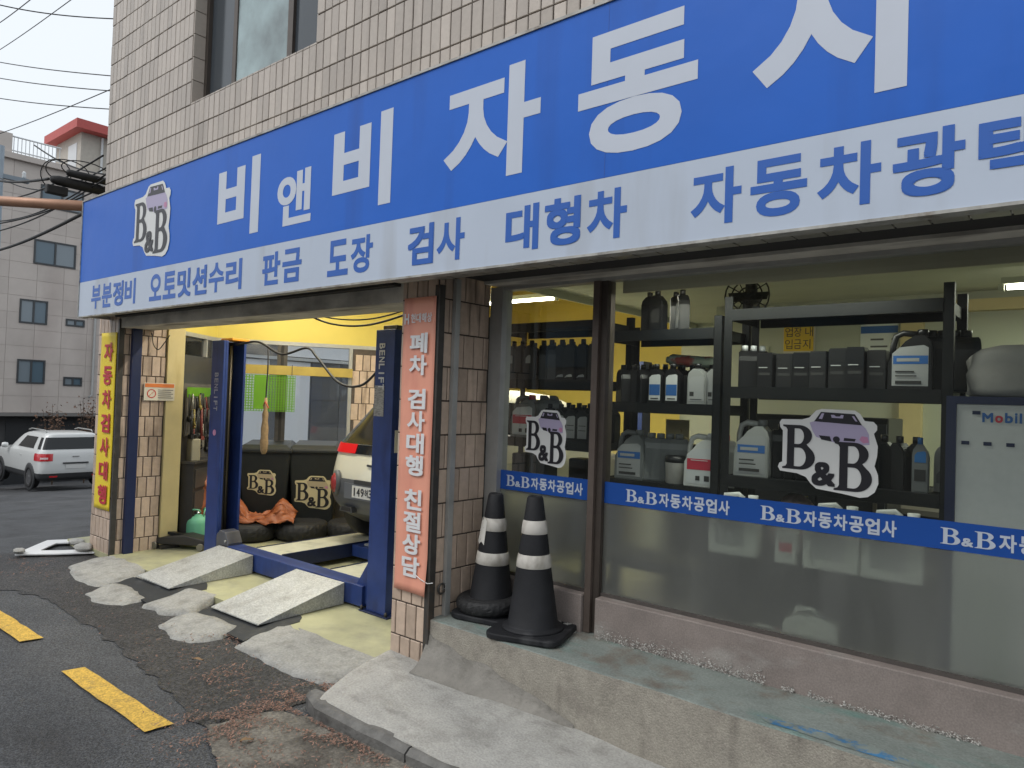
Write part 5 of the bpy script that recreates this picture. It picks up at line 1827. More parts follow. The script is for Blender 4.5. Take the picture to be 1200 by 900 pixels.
# ------------------------------------------------------------------ oil bottles and jugs
mat('b_black', (.007, .007, .008), .35, island=.3)
mat('b_char', (.013, .013, .014), .38, island=.2)
mat('b_grey', (.16, .17, .17), .38, island=.12)
mat('b_silver', (.33, .34, .33), .4, island=.1)
mat('b_white', (.62, .63, .60), .4)
mat('l_white', (.60, .62, .62), .45)
mat('l_grey', (.34, .35, .35), .45)
mat('l_blue', (.03, .12, .36), .45)
mat('l_red', (.52, .03, .06), .45)
mat('l_dark', (.03, .03, .03), .5)
def bottle_mesh(kind):
    if kind == 'litre':
        pts = [(-.047, .0), (.047, .0), (.05, .006), (.05, .15), (.044, .175), (.012, .208), (-.022, .208), (-.044, .185), (-.05, .16), (-.05, .006)]
        mb = MB().prism(pts, -.032, .032, 'y')
        cap = MB().lathe([(.017, .208), (.017, .236), (.014, .238)], (-.005, 0, 0), 12)
    elif kind == 'jug':
        pts = [(-.09, 0), (.09, 0), (.094, .01), (.094, .20), (.085, .235), (.062, .262), (.02, .262), (-.02, .235), (-.075, .165), (-.092, .135), (-.094, .01)]
        mb = MB().prism(pts, -.055, .055, 'y')
        mb.tube([(-.080, 0, .15), (-.078, 0, .215), (-.066, 0, .262), (-.035, 0, .278), (.03, 0, .270)], [.015, .015, .015, .015, .016], 8)
        cap = MB().lathe([(.024, .262), (.024, .292), (.02, .294)], (.048, 0, 0), 14)
    elif kind == 'carton':
        mb = MB().box(-.05, .05, -.05, .05, 0, .19)
        cap = MB().box(-.045, .045, -.045, .045, .1905, .194)
    elif kind == 'big':
        pts = [(-.12, 0), (.12, 0), (.125, .012), (.125, .22), (.11, .25), (.05, .275), (-.05, .275), (-.11, .25), (-.125, .22), (-.125, .012)]
        mb = MB().prism(pts, -.07, .07, 'y')
        mb.tube([(-.075, 0, .25), (-.07, 0, .295), (0, 0, .305), (.03, 0, .28)], .013, 8)
        cap = MB().lathe([(.026, .27), (.026, .305)], (.075, 0, 0), 12)
    return mb, cap
BM = {}
def bottle(kind, x, y, z, label, body, cap, lab=(), rz=0.0, group=None, name='oil_bottle', cat='oil bottle', h=1.0, w_=1.0):
    if kind not in BM:
        mb, cp = bottle_mesh(kind)
        a = mb.build('proto', MATS['b_black']); b = cp.build('proto', MATS['b_black'])
        bm = bmesh.new(); bm.from_mesh(a.data)
        es = [e for e in bm.edges if len(e.link_faces) == 2 and e.calc_face_angle(0) > R(50) and len(e.link_faces[0].verts) != 4 or (len(e.link_faces) == 2 and e.calc_face_angle(0) > R(80))]
        bmesh.ops.bevel(bm, geom=es, offset=.006 if kind != 'carton' else .003, segments=2, affect='EDGES', clamp_overlap=True)
        bm.to_mesh(a.data); bm.free()
        BM[kind] = (a.data, b.data)
        bpy.data.objects.remove(a); bpy.data.objects.remove(b)
    def inst(key, m):
        k = (kind, key, m)
        if k not in BM:
            d = BM[kind][key].copy()
            d.materials.clear()
            d.materials.append(MATS[m])
            BM[k] = d
        return BM[k]
    o = bpy.data.objects.new(name, inst(0, body))
    COL.objects.link(o)
    o.location = (x, y, z)
    o.rotation_euler = (0, 0, rz)
    o.scale = (w_, w_, h)
    tag(o, label, cat, group)
    c = bpy.data.objects.new('cap', inst(1, cap))
    COL.objects.link(c)
    c.parent = o
    dy = {'litre': .032, 'jug': .055, 'carton': .05, 'big': .07}[kind] + .0015
    prev = None
    for i, (u0, u1, v0, v1, m) in enumerate(lab):
        k = ('lab', kind, u0, u1, v0, v1, m, i)
        if k not in BM:
            q = [(u0, -dy - .0008 * i, v0), (u1, -dy - .0008 * i, v0), (u1, -dy - .0008 * i, v1), (u0, -dy - .0008 * i, v1)]
            if i == 0 and kind != 'carton':
                e = .02 if kind == 'litre' else .04
                q = q[:2] + [(u1, -dy, v1 - e * .3), (u1 - e * .5, -dy, v1), (u0 + e * .8, -dy, v1 - e * .25), (u0, -dy, v1 - e)]
            d = bpy.data.meshes.new('label')
            d.from_pydata(q, [], [tuple(range(len(q)))])
            d.materials.append(MATS[m])
            BM[k] = d
        l = bpy.data.objects.new('label' if i == 0 else 'label_band', BM[k])
        COL.objects.link(l)
        l.parent = o if prev is None else prev
        if prev is None: prev = l
    return o
LB = ((-.036, .036, .02, .175, 'l_white'), (-.034, .034, .05, .115, 'l_blue'), (-.025, .025, .028, .034, 'l_dark'))
LG = ((-.040, .040, .02, .165, 'l_grey'), (-.034, -.012, .05, .075, 'l_dark'), (-.03, .03, .03, .034, 'l_dark'))
JB = ((-.075, .078, .02, .215, 'l_grey'), (-.070, .076, .125, .165, 'l_blue'), (-.055, .04, .137, .153, 'l_grey'), (-.06, .05, .03, .045, 'l_dark'), (-.06, .02, .085, .092, 'l_dark'), (-.06, .03, .065, .071, 'l_dark'))
JR = ((-.075, .080, .02, .215, 'l_white'), (-.072, .078, .095, .155, 'l_red'), (.03, .06, .035, .065, 'l_dark'), (-.02, .005, .038, .062, 'l_dark'), (-.05, .05, .145, .149, 'l_white'))
rnd = random.Random(9)
# narrow pane: upper shelf, dark bottles
for i in range(9):
    lab = ((-.03, .03, .02, .036, 'l_white'),) if 5 <= i <= 7 else (((-.03, .012, .10, .15, 'l_grey'),) if i in (0, 2) else ())
    bottle('litre', -3.20 + i * .083, 3.90 + rnd.uniform(-.012, .012), 1.80, ORD[i] + ' black bottle from the left in the upper row behind the narrow pane', 'b_black', 'b_black', lab, R(-50 if i in (3, 4) else rnd.uniform(-12, 12)), 'black bottles behind the narrow pane', h=1.15)
bottle('jug', -3.08, 3.90, 1.405, 'pale jug with a crimson label low behind the narrow pane', 'b_grey', 'l_red', JR, R(8), name='oil_jug', cat='oil jug')
for i in range(2):
    bottle('jug', -2.985 + i * .06, 3.99 + i * .03, 1.405, ('nearer', 'farther')[i] + ' plain grey jug standing behind the crimson labelled jug', 'b_grey', 'b_grey', (), R(-70), 'grey jugs behind the narrow pane', name='oil_jug', cat='oil jug')
for i in range(4):
    bottle('litre', -2.855 + i * .092, 3.88, 1.405, ORD[i] + ' pale labelled dark bottle from the left above the small sticker', 'b_black', 'b_black', ((-.034, .034, .02, .165, 'l_grey'), (-.026, .026, .10, .104, 'l_dark'), (-.026, .026, .07, .074, 'l_dark')), R(4), 'pale labelled bottles above the small sticker')
for i, (x, m) in enumerate(((-3.1, 'b_char'), (-2.93, 'b_char'), (-2.62, 'b_black'))):
    bottle('carton', x, 3.93, 1.10, ('charcoal carton at the left foot of the narrow pane rack', 'charcoal carton below the pale labelled bottles', 'black carton at the right foot of the narrow pane rack')[i], m, m, ((-.04, .04, .06, .07, 'l_grey'),), R(rnd.uniform(-10, 10)), name='carton', cat='carton', w_=1.3)
for i in range(8):
    bottle('litre', -3.14 + i * .083, 4.06, 1.80, ORD[i] + ' black bottle from the left in the rear row behind the narrow pane', 'b_black', 'b_black', (), R(rnd.uniform(-20, 20)), 'rear row behind the narrow pane', h=1.15)
for i in range(5):
    bottle('litre', -2.80 + i * .085, 4.02, 1.405, ORD[i] + ' black bottle from the left behind the pale labelled bottles', 'b_black', 'b_black', (), R(rnd.uniform(-20, 20)), 'black bottles behind the pale labelled ones', h=1.05)
# wide pane, first rack
for i, (x, y, m) in enumerate(((-2.155, 3.93, 'b_char'), (-2.075, 3.88, 'b_char'), (-2.01, 3.98, 'b_black'), (-1.935, 3.92, 'b_char'))):
    bottle('litre', x, y, 2.10, ORD[i] + ' dark bottle from the left on top of the middle rack', m, m, ((-.03, .03, .05, .13, 'l_dark'),) if i == 1 else (((-.034, .034, .02, .165, 'l_grey'),) if i == 3 else ()), R((10, -6, -60, -50)[i]), 'four bottles on top of the middle rack', h=1.05)
for i in range(4):
    bottle('litre', -2.33 + i * .07, 3.93 + .03 * (i % 2), 1.667, ORD[i] + ' unlabelled black bottle from the mullion in the middle rack', 'b_black', 'b_black', (), R(rnd.uniform(-60, 20)), 'black bottles left in the middle rack')
bottle('litre', -2.065, 3.875, 1.667, 'black bottle with white and blue label, left of the pair in the middle rack', 'b_black', 'b_black', LB, R(3))
bottle('litre', -1.955, 3.875, 1.667, 'black bottle with white and blue label, right of the pair in the middle rack', 'b_black', 'b_black', LB, R(2))
for i in range(5):
    bottle('litre', -2.02 + i * .055, 3.985 + .02 * i, 1.667, ORD[i] + ' half hidden bottle from the left behind the blue labelled pair', 'b_black', 'b_black', (), R(-62), 'bottles behind the blue labelled pair')
bottle('litre', -1.80, 3.88, 1.667, 'silver grey bottle with a grey label near the rack post', 'b_silver', 'b_black', LG, R(2), w_=1.15)
bottle('litre', -1.705, 3.90, 1.667, 'silver grey bottle tucked against the rack post', 'b_silver', 'b_black', LG, R(4))
for i in range(2):
    bottle('litre', -1.77 + i * .05, 3.99 + i * .05, 1.667, ('left', 'right')[i] + ' grey bottle half hidden behind the silver bottles', 'b_grey', 'b_black', (), R(-60), 'grey bottles behind the silver pair')
rl = MB()
rl.smooth = True
V = []
for i in range(25):
    for k in range(14):
        a = 2 * math.pi * k / 14
        r = .042 * (1 if 1 < i < 23 else .55) * (1 + .18 * noise.noise((i * .5, math.cos(a) * 2, math.sin(a) * 2)))
        V.append((-.16 + .32 * i / 24, r * math.cos(a), .05 + r * .85 * math.sin(a)))
rl.add(V, [(i * 14 + k, (i + 1) * 14 + k, (i + 1) * 14 + (k + 1) % 14, i * 14 + (k + 1) % 14) for i in range(24) for k in range(14)])
o = rl.build('wrapped_roll', mat('roll', (.48, .56, .44), .4, col2=(.55, .12, .08), f2=(.52, .6), scale=14))
o.location = (-1.93, 4.05, 1.88)
o.rotation_euler = (0, R(4), R(6))
tag(o, 'green and red printed wrapped roll lying across the bottle caps', 'wrapped roll')
bottle('jug', -2.235, 3.90, 1.20, 'grey jug with white and blue label, lower left of the wide pane', 'b_grey', 'b_grey', JB, R(6), name='oil_jug', cat='oil jug', h=1.03)
for i in range(4):
    bottle('jug', -2.145 + i * .055, 3.985 + .012 * i, 1.20, ORD[i] + ' plain grey jug counted from the blue labelled jug', 'b_grey', 'b_grey', (), R(-66), 'plain grey jugs in the middle rack', name='oil_jug', cat='oil jug', h=.98)
bottle('jug', -1.765, 3.885, 1.20, 'white jug with a big red label in the middle rack', 'b_white', 'b_white', JR, R(4), name='oil_jug', cat='oil jug', h=1.04)
bottle('jug', -1.70, 4.03, 1.20, 'white jug standing behind the red labelled jug', 'b_white', 'l_red', (), R(-60), name='oil_jug', cat='oil jug', h=1.02)
o = MB().lathe([(.05, 0), (.058, .005), (.062, .115), (.064, .12), (.064, .135), (.0, .137)], n=20).build('tub', mat('tub_white', (.55, .53, .48), .5))
o.location = (-1.94, 3.90, 1.20)
MB().lathe([(.066, .125), (.067, .15), (.055, .165), (.0, .168)], n=20).build('lid', MATS['b_black'], o)
tag(o, 'white plastic tub with black lid beside the red labelled jug', 'tub')
sack('bag', 'crumpled tan bag behind the white tub', 'bag', -1.98, 4.08, 1.20, .085, .07, .15, mat('bag_tan', (.42, .34, .15), .5, var=.3, scale=30), 5, .3)
o = MB().box(-.08, .08, -.004, .004, 0, .36).build('leaflet', mat('leaflet', (.58, .50, .28), .6, col2=(.42, .30, .12), f2=(.6, .65), scale=40))
o.location = (-2.08, 4.19, 1.21)
tag(o, 'tan printed leaflet leaning behind the grey jugs', 'leaflet')
for i in range(6):
    bottle('litre', -2.32 + i * .10, 4.09, 1.667, ORD[i] + ' black bottle from the left in the rear row of the middle rack', 'b_black', 'b_black', (), R(rnd.uniform(-15, 15)), 'rear row of the middle rack', h=1.05)
for i in range(3):
    bottle('carton', -1.99 + i * .11, 4.13, 1.20, ORD[i] + ' black carton from the left at the back of the middle rack', 'b_black', 'b_black', (), R(rnd.uniform(-8, 8)), 'black cartons in the middle rack', name='carton', cat='carton', h=1.15)
# third rack
for i in range(8):
    bottle('carton', -1.40 + i * .088, 4.07, 1.77, ORD[i] + ' dark carton from the left in the rear row above the large sticker', 'b_black', 'b_black', ((-.036, .036, .12, .128, 'l_grey'),), R(rnd.uniform(-5, 5)), 'rear cartons above the large sticker', name='carton', cat='carton', w_=.84, h=rnd.uniform(.95, 1.05))
for i in range(5):
    bottle('litre', -1.20 + i * .085, 4.08, 1.285, ORD[i] + ' dark bottle from the left in the rear row behind the large sticker', 'b_black', 'b_black', (), R(rnd.uniform(-20, 20)), 'rear bottles behind the large sticker', h=1.1)
for i in range(3):
    bottle('litre', -1.545 + i * .038, 3.91 + .03 * i, 1.77, ORD[i] + ' bright edged bottle counted from the middle rack post', 'b_black', 'l_white', ((-.034, .034, .02, .165, 'l_white'),), R(-68), 'bright edged bottles by the post')
for i in range(7):
    m = ('b_black', 'b_char', 'b_black', 'b_char', 'b_char', 'b_black', 'b_char')[i]
    bottle('carton', -1.415 + i * .092, 3.90 + rnd.uniform(-.02, .03), 1.77, ORD[i] + ' dark carton from the left in the row above the large sticker', m, m, ((-.036, .036, .07, .085, 'l_dark'), (-.036, .02, .11, .115, 'l_grey')), R(rnd.uniform(-5, 5)), 'dark cartons above the large sticker', name='carton', cat='carton', w_=.86, h=rnd.uniform(.95, 1.12))
bottle('jug', -.715, 3.89, 1.77, 'charcoal jug with white and blue label beside the right rack post', 'b_char', 'b_black', JB, R(4), name='oil_jug', cat='oil jug')
for i in range(4):
    bottle('jug', -.655 + i * .045, 4.0 + .02 * i, 1.77, ORD[i] + ' charcoal jug from the post in the packed row at the rack end', 'b_char', 'b_black', (), R(-72), 'charcoal jugs at the rack end', name='oil_jug', cat='oil jug')
bottle('jug', -1.475, 3.89, 1.285, 'grey jug with blue label left of the large sticker', 'b_silver', 'b_grey', JB, R(5), name='oil_jug', cat='oil jug', h=1.06)
for i in range(3):
    bottle('jug', -1.36 + i * .06, 4.0, 1.285, ORD[i] + ' dark jug from the left hidden behind the large sticker', 'b_black', 'b_black', (), R(-66), 'dark jugs behind the large sticker', name='oil_jug', cat='oil jug')
for i in range(4):
    bottle('litre', -.90 + i * .07, 3.93 + .02 * (i % 2), 1.285, ORD[i] + ' dark bottle counted right from the large sticker', 'b_black', 'b_black', (), R(rnd.uniform(-30, 10)), 'dark bottles right of the large sticker', h=1.1)
mat('b_blue', (.03, .16, .42), .4)
bottle('litre', -.665, 3.89, 1.285, 'bottle with bright blue top beside the right rack post', 'b_grey', 'b_blue', ((-.034, .034, .13, .18, 'b_blue'), (-.034, .034, .05, .10, 'l_dark')), R(3), w_=.7, h=1.1)
bottle('litre', -.585, 4.02, 1.285, 'cream bottle with dark cap between the rack end and the white cabinet', 'b_white', 'b_black', ((-.03, .03, .04, .1, 'l_grey'),), R(-20), w_=.8, h=1.05)
# low shelf: white jugs seen above and below the blue band
for x, y, k, lb, hh in ((-1.47, 3.69, 'big', 'white jug low beside the left post of the third rack', 1.0), (-1.20, 3.68, 'carton', 'small white carton low behind the frosted film', 1.15), (-.99, 3.69, 'big', 'white jug low under the large sticker', 1.0), (-.73, 3.69, 'big', 'white jug low beside the right rack post', 1.0)):
    bottle(k, x, y, .90, lb, 'b_white', 'b_white', ((-.09, .06, .05, .2, 'l_grey'),) if k == 'big' else ((-.03, .03, .05, .09, 'l_red'),), R(5), name='jug' if k == 'big' else 'carton', cat='jug' if k == 'big' else 'carton', h=hh)
bt = thing('low_bench', 'low dark bench along the window behind the frosted film', 'bench', (-1.1, 3.69, 0), 0)
W(MB().box(-1.64, -.57, 3.60, 3.79, .87, .90).build('bench_top', MATS['rack'], bt), bt)
for x_ in (-1.62, -.62):
    for y_ in (3.61, 3.75):
        W(MB().box(x_, x_ + .03, y_, y_ + .03, 0, .87).build('leg', MATS['rack'], bt), bt)
cr = thing('low_crate', 'dark crate on the floor behind the frosted film', 'crate', (-1.15, 3.69, 0))
W(bevel(MB().box(-1.42, -.95, 3.60, 3.80, 0, .418).build('box', MATS['b_char'], cr), .01), cr)
W(MB().box(-1.40, -.97, 3.597, 3.5995, .15, .25).build('slot', MATS['b_black'], cr), cr)
sack('bag', 'white and pink bag lying on the low shelf above the blue band', 'bag', -1.28, 4.02, .90, .11, .09, .17, mat('bag_pink', (.55, .42, .40), .5, var=.2, scale=20), 2, .25)
bottle('big', -1.08, 3.69, .42, 'white jug standing on the dark crate behind the frosted film', 'b_white', 'b_black', ((-.1, .1, .02, .12, 'peg_pale'),) if False else (), R(8), name='jug', cat='jug', h=.9)
bottle('carton', -1.31, 3.69, .42, 'red carton on the dark crate behind the frosted film', 'l_red', 'l_white', (), R(-6), name='carton', cat='carton', h=.7, w_=1.2)

# ------------------------------------------------------------------ lubricant cabinet and covered bundles
cb_ = thing('oil_cabinet', 'white cabinet with navy frame and oil brand lettering at the right of the window', 'cabinet', (.05, 3.95, 0))
def cpart(name, mb, m, parent=None):
    p = parent or cb_
    return W(mb.build(name, m, p, fix=False), p if parent is None else cb_)
cpart('front', MB().box(-.505, .60, 3.762, 4.2, 0, 1.71), mat('cab_white', (.52, .53, .53), .5, var=.04, scale=30, bump=.05, bscale=200))
nv = mat('cab_navy', (.012, .018, .06), .45)
cpart('frame', MB().box(-.545, -.5052, 3.755, 4.2, 0, 1.745).box(.601, .64, 3.755, 4.2, 0, 1.745).box(-.5051, .6005, 3.755, 4.2, 1.7105, 1.745), nv)
x = -.408
for ch, w_, m in (('M', .040, 'l_blue'), ('o', .028, 'l_red'), ('b', .028, 'l_blue'), ('i', .009, 'l_blue'), ('l', .009, 'l_blue')):
    mb = MB()
    h_ = .042 if ch in 'M' else (.031 if ch == 'o' else .044)
    put_glyph(mb, ch, (x, 3.7605, 1.632), XU, ZU, 0, w_, 0, h_, off=0.03)
    cpart('letter', mb, MATS[m])
    x += w_ + .0075
for i in range(6):
    cpart('slot', MB().box(-.485 + i * .083, -.455 + i * .083, 3.7595, 3.7618, 1.53, 1.546), nv)
cpart('slot', MB().box(-.445, -.415, 3.7595, 3.7618, 1.665, 1.681), nv)
sack('covered_bundle', 'wide grey cloth bundle lying on the white cabinet', 'bundle', -.04, 3.98, 1.745, .45, .2, .14, mat('cloth_grey', (.25, .245, .235), .85, var=.1, scale=8, bump=.3, bscale=14), 4, .12, .55)
sack('covered_bundle', 'rounded grey cloth bundle on top of the wide bundle', 'bundle', .10, 4.02, 1.965, .36, .2, .14, MATS['cloth_grey'], 9, .16, .7)

# ------------------------------------------------------------------ notices on the rear wall
wk = thing('shop_counter', 'long dark counter along the rear wall of the shop', 'counter', (-1.2, 6.2, 0))
W(MB().box(-2.85, .9, 5.95, 6.5, .0, .92).build('carcass', MATS['b_black'], wk), wk)
W(MB().box(-2.88, .93, 5.92, 6.53, .921, .96).build('worktop', MATS['wall_dark'], wk), wk)
lk = thing('steel_locker', 'dark steel locker standing in the shop behind the large sticker', 'locker', (-1.45, 5.5, 0))
W(bevel(MB().box(-2.0, -1.1, 5.3, 5.75, 0, 1.62).build('carcass', MATS['b_black'], lk), .01), lk)
for x_ in (-1.99, -1.54):
    d_ = W(MB().box(x_, x_ + .43, 5.285, 5.299, .05, 1.58).build('door', mat('locker_door', (.035, .04, .05), .45, var=.1), lk), lk)
    W(MB().box(x_ + .36, x_ + .385, 5.27, 5.284, .9, 1.05).build('handle', MATS['tool_steel'], d_), lk)
yn = thing('yellow_notice', 'yellow no entry notice on the rear wall above the cartons', 'notice', (-2.1, 6.59, 2.1))
W(MB().box(-2.25, -1.97, 6.592, 6.598, 2.14, 2.44).build('board', MATS['paper'], yn), yn)
W(MB().box(-2.245, -1.985, 6.588, 6.5915, 2.185, 2.435).build('panel', mat('notice_yellow', (.75, .50, .02), .5), yn), yn)
for r, (txt, z) in enumerate((('업장내', 2.315), ('입금지', 2.205))):
    for i, ch in enumerate(txt):
        u = -2.232 + i * .078 + (.02 if r == 0 and i == 2 else 0)
        letter(ch, (0, 6.587, 0), XU, ZU, (u, u + .066, z, z + .085), MATS['plate_ink'], yn, off=0.0, lift=0.0)
pn = thing('prohibition_notice', 'white no pedestrians notice with red ring on the rear wall', 'notice', (-2.52, 6.59, 1.9))
W(MB().box(-2.64, -2.38, 6.592, 6.598, 1.85, 2.23).build('board', MATS['wall_white'], pn), pn)
mb = ringmesh(MB(), (-2.51, 2.07), .088, .108, 6.589, 28)
mb.bar((-2.58, 6.589, 2.0), (-2.44, 6.589, 2.14), .002, .018, up=(0, 1, 0))
W(mb.build('red_ring', MATS['red'], pn), pn)
mb = MB().lathe([(.0, -.001), (.016, -.001), (.016, .001), (0, .001)], (-2.51, 6.590, 2.125), 12, axis='y')
mb.box(-2.528, -2.492, 6.589, 6.591, 2.055, 2.108).bar((-2.52, 6.59, 2.06), (-2.535, 6.59, 1.99), .002, .016, up=(0, 1, 0)).bar((-2.50, 6.59, 2.06), (-2.49, 6.59, 1.99), .002, .016, up=(0, 1, 0)).bar((-2.495, 6.59, 2.10), (-2.465, 6.59, 2.05), .002, .012, up=(0, 1, 0))
W(mb.build('walking_figure', MATS['plate_ink'], pn), pn)
wb = thing('price_notice', 'tall white price notice with blue header on the rear wall', 'notice', (-1.45, 6.59, 1.85))
W(MB().box(-1.60, -1.31, 6.592, 6.598, 1.82, 2.43).build('board', mat('notice_white', (.72, .76, .72), .5), wb), wb)
W(MB().box(-1.597, -1.313, 6.588, 6.5915, 2.325, 2.385).build('header', MATS['l_blue'], wb), wb)
mb = MB()
for i in range(7):
    mb.box(-1.52, -1.42 + .03 * (i % 3), 6.589, 6.5915, 2.265 - i * .06, 2.28 - i * .06)
    mb.box(-1.36, -1.325, 6.589, 6.5915, 2.265 - i * .06, 2.278 - i * .06)
W(mb.build('printed_lines', MATS['ink'], wb), wb)
# extra things seen through the shelves
fn = thing('wall_fan', 'dark round fan hanging near the shop ceiling', 'fan', (-1.95, 5.0, 2.45))
mb = MB()
for r in (.06, .11, .16):
    mb.tube([(r * math.cos(k * .3142), -.06, r * math.sin(k * .3142)) for k in range(21)], .006, 5)
for k in range(12):
    a = k * math.pi / 6
    mb.tube([(.03 * math.cos(a), -.075, .03 * math.sin(a)), (.16 * math.cos(a), -.06, .16 * math.sin(a))], .004, 4)
mb.build('cage', MATS['tool_dark'], fn)
mb = MB()
for k in range(4):
    a = k * math.pi / 2
    mb.obox((.08 * math.cos(a), -.03, .08 * math.sin(a)), (.06 * math.cos(a), .0, .06 * math.sin(a)), (-.03 * math.sin(a), .02, .03 * math.cos(a)), (0, .002, 0))
mb.build('blade', MATS['tool_dark'], fn)
MB().lathe([(.05, -.02), (.05, .10), (.03, .12)], (0, 0, 0), 14, axis='y').build('motor', MATS['tool_dark'], fn)
MB().box(-.02, .02, .05, .09, 0, .11).build('bracket', MATS['tool_dark'], fn)

# ------------------------------------------------------------------ lit tube lamps
def tube_lamp(label, x, y, z, L_, rz, watts, col=(1, .96, .84)):
    t = thing('tube_lamp', label, 'ceiling lamp', (x, y, z), rz)
    MB().box(-L_ / 2, L_ / 2, -.035, .035, .02, .06).build('batten', MATS['wall_white'], t)
    MB().tube([(-L_ / 2 + .03, 0, 0), (L_ / 2 - .03, 0, 0)], .015, 10).build('tube', mat('tube_lit', (.9, .9, .85), .4, emit=(1, .97, .86), estr=14), t)
    for s in (-1, 1):
        MB().box(s * L_ / 2 - .015, s * L_ / 2 + .015, -.02, .02, -.02, .0195).build('holder', MATS['wall_white'], t)
        MB().tube([(s * L_ * .4, 0, .06), (s * L_ * .4, 0, .42 if z < 3 and x < -3.7 else .08)], .005, 5).build('hanger', MATS['alu'], t)
    ld = bpy.data.lights.new('tube_light', 'AREA')
    ld.shape = 'RECTANGLE'
    ld.size = L_
    ld.size_y = .05
    ld.energy = watts
    ld.color = col
    lo = bpy.data.objects.new('tube_light', ld)
    COL.objects.link(lo)
    lo.parent = t
    lo.location = (0, 0, -.025)
    return t
tube_lamp('lit fluorescent tube seen through the narrow pane under the yellow ceiling', -4.85, 5.95, 2.72, 1.0, 0, 58)
tube_lamp('lit fluorescent tube above the lift behind the lintel', -5.5, 3.95, 3.10, 1.2, 0, 36)
tube_lamp('lit fluorescent tube over the tool corner behind the lintel', -7.0, 4.6, 3.15, 1.2, R(60), 18)
tube_lamp('lit fluorescent tube at the right under the grey shop ceiling', .1, 5.42, 2.47, 1.2, 0, 20, (.95, 1, .82))
tube_lamp('lit fluorescent tube deeper in the shop beyond the picture edge', 1.7, 5.2, 2.47, 1.2, 0, 14, (.95, 1, .82))
tube_lamp('added fluorescent tube hidden behind the blind box to light the bottle fronts', -1.4, 3.615, 2.325, 1.3, 0, 6.0, (.95, 1, .93))  # added lamp, itself unseen, brightens the bottles from the front

# ------------------------------------------------------------------ apartment building across the side street
mat('stone', (.53, .475, .435), .75, var=.08, scale=1.2, island=.05, stain=((.42, .36, .33), (.5, .5, .12), .55, .8))
mat('stone_joint', (.44, .38, .35), .9)
mat('dark_base', (.06, .06, .062), .7, var=.2, scale=2)
mat('win_frame', (.05, .055, .06), .5)
mat('win_glass', (.10, .15, .19), .12, spec=.6)
mat('win_glass2', (.20, .24, .27), .15, spec=.6)
mat('red_roof', (.46, .085, .075), .6, var=.08)
ap = thing('apartment_building', 'beige stone apartment building across the side street with red capped roof room', 'building', (-31, 9, -2.5))
def apart(name, mb, m, parent=None, fix=False):
    return W(mb.build(name, m, parent or ap, fix=fix), ap)
FX = -31.0
wall = apart('wall', MB().box(FX - 9, FX, 3.0, 13.4, .57, 9.87), MATS['stone_joint'])
apart('ground_floor', MB().box(FX - 9, FX - .25, 3.0, 13.4, -3, .57), MATS['dark_base'])
apart('cornice', MB().box(FX - 9, FX + .18, 2.9, 13.5, 9.872, 10.08), MATS['stone'])
apart('canopy', MB().box(FX - .24, FX + .25, 3.0, 13.5, .45, .565), mat('canopy', (.20, .19, .18), .7))
wins = [(9.15, 10.58, 6.17, 7.10), (8.78, 9.70, 3.90, 4.80), (8.79, 9.71, 1.66, 2.56), (10.33, 11.0, 3.94, 4.22), (10.34, 11.0, 1.62, 1.97), (9.28, 10.76, 8.35, 9.2), (5.6, 6.9, 6.17, 7.1), (5.6, 6.6, 3.9, 4.8), (5.6, 6.6, 1.66, 2.56)]
def inside(y, z, py, pz):
    return any(a - py < y < b + py and c - pz < z < d + pz for a, b, c, d in wins)
# cladding panels, cut round the windows
ys = [3.0 + .9 * i for i in range(12)] + [13.4]
zs = [.57 + .62 * i for i in range(15)] + [9.87]
for i in range(len(ys) - 1):
    for j in range(len(zs) - 1):
        rects = [(ys[i] + .005, ys[i + 1] - .005, zs[j] + .005, zs[j + 1] - .005)]
        for a, b, c, d in wins:
            nr_ = []
            for (p, q, r, s) in rects:
                if b <= p or a >= q or d <= r or c >= s:
                    nr_.append((p, q, r, s)); continue
                if a > p: nr_.append((p, a, r, s))
                if b < q: nr_.append((b, q, r, s))
                if c > r: nr_.append((max(p, a), min(q, b), r, c))
                if d < s: nr_.append((max(p, a), min(q, b), d, s))
            rects = nr_
        mb = MB()
        for (p, q, r, s) in rects:
            if q - p > .01 and s - r > .01: mb.box(FX + .001, FX + .016, p, q, r, s)
        if mb.v: apart('cladding_panel', mb, MATS['stone'], wall)
for k, (a, b, c, d) in enumerate(wins):
    w_ = apart('window', MB().box(FX + .002, FX + .045, a, b, c, c + .06).box(FX + .002, FX + .045, a, b, d - .06, d).box(FX + .002, FX + .045, a, a + .06, c + .06, d - .06).box(FX + .002, FX + .045, b - .06, b, c + .06, d - .06).box(FX + .002, FX + .045, (a + b) / 2 - .03, (a + b) / 2 + .03, c + .06, d - .06), MATS['win_frame'])
    W(MB().box(FX + .003, FX + .012, a + .06, (a + b) / 2 - .03, c + .06, d - .06).build('pane', MATS['win_glass'] if k in (0, 5) else MATS['win_glass2'], w_), ap)
    W(MB().box(FX + .003, FX + .012, (a + b) / 2 + .03, b - .06, c + .06, d - .06).build('pane', MATS['win_glass2'] if k in (0, 5) else MATS['win_glass'], w_), ap)
apart('drain_pipe', MB().tube([(FX + .10, 11.35, 9.8), (FX + .10, 11.35, 1.3), (FX + .25, 11.2, 1.2)], .05, 8), mat('pipe_grey', (.34, .34, .33), .5))
for y in (6.5, 8.6, 9.9, 11.2):
    apart('shop_shutter', MB().box(FX - .249, FX - .22, y, y + 1.0, -2.4, .35), mat('shutter_dark', (.03, .032, .035), .5))
apart('parapet', MB().box(FX - 9, FX + .05, 3.0, 8.3, 10.081, 10.80), MATS['stone'])
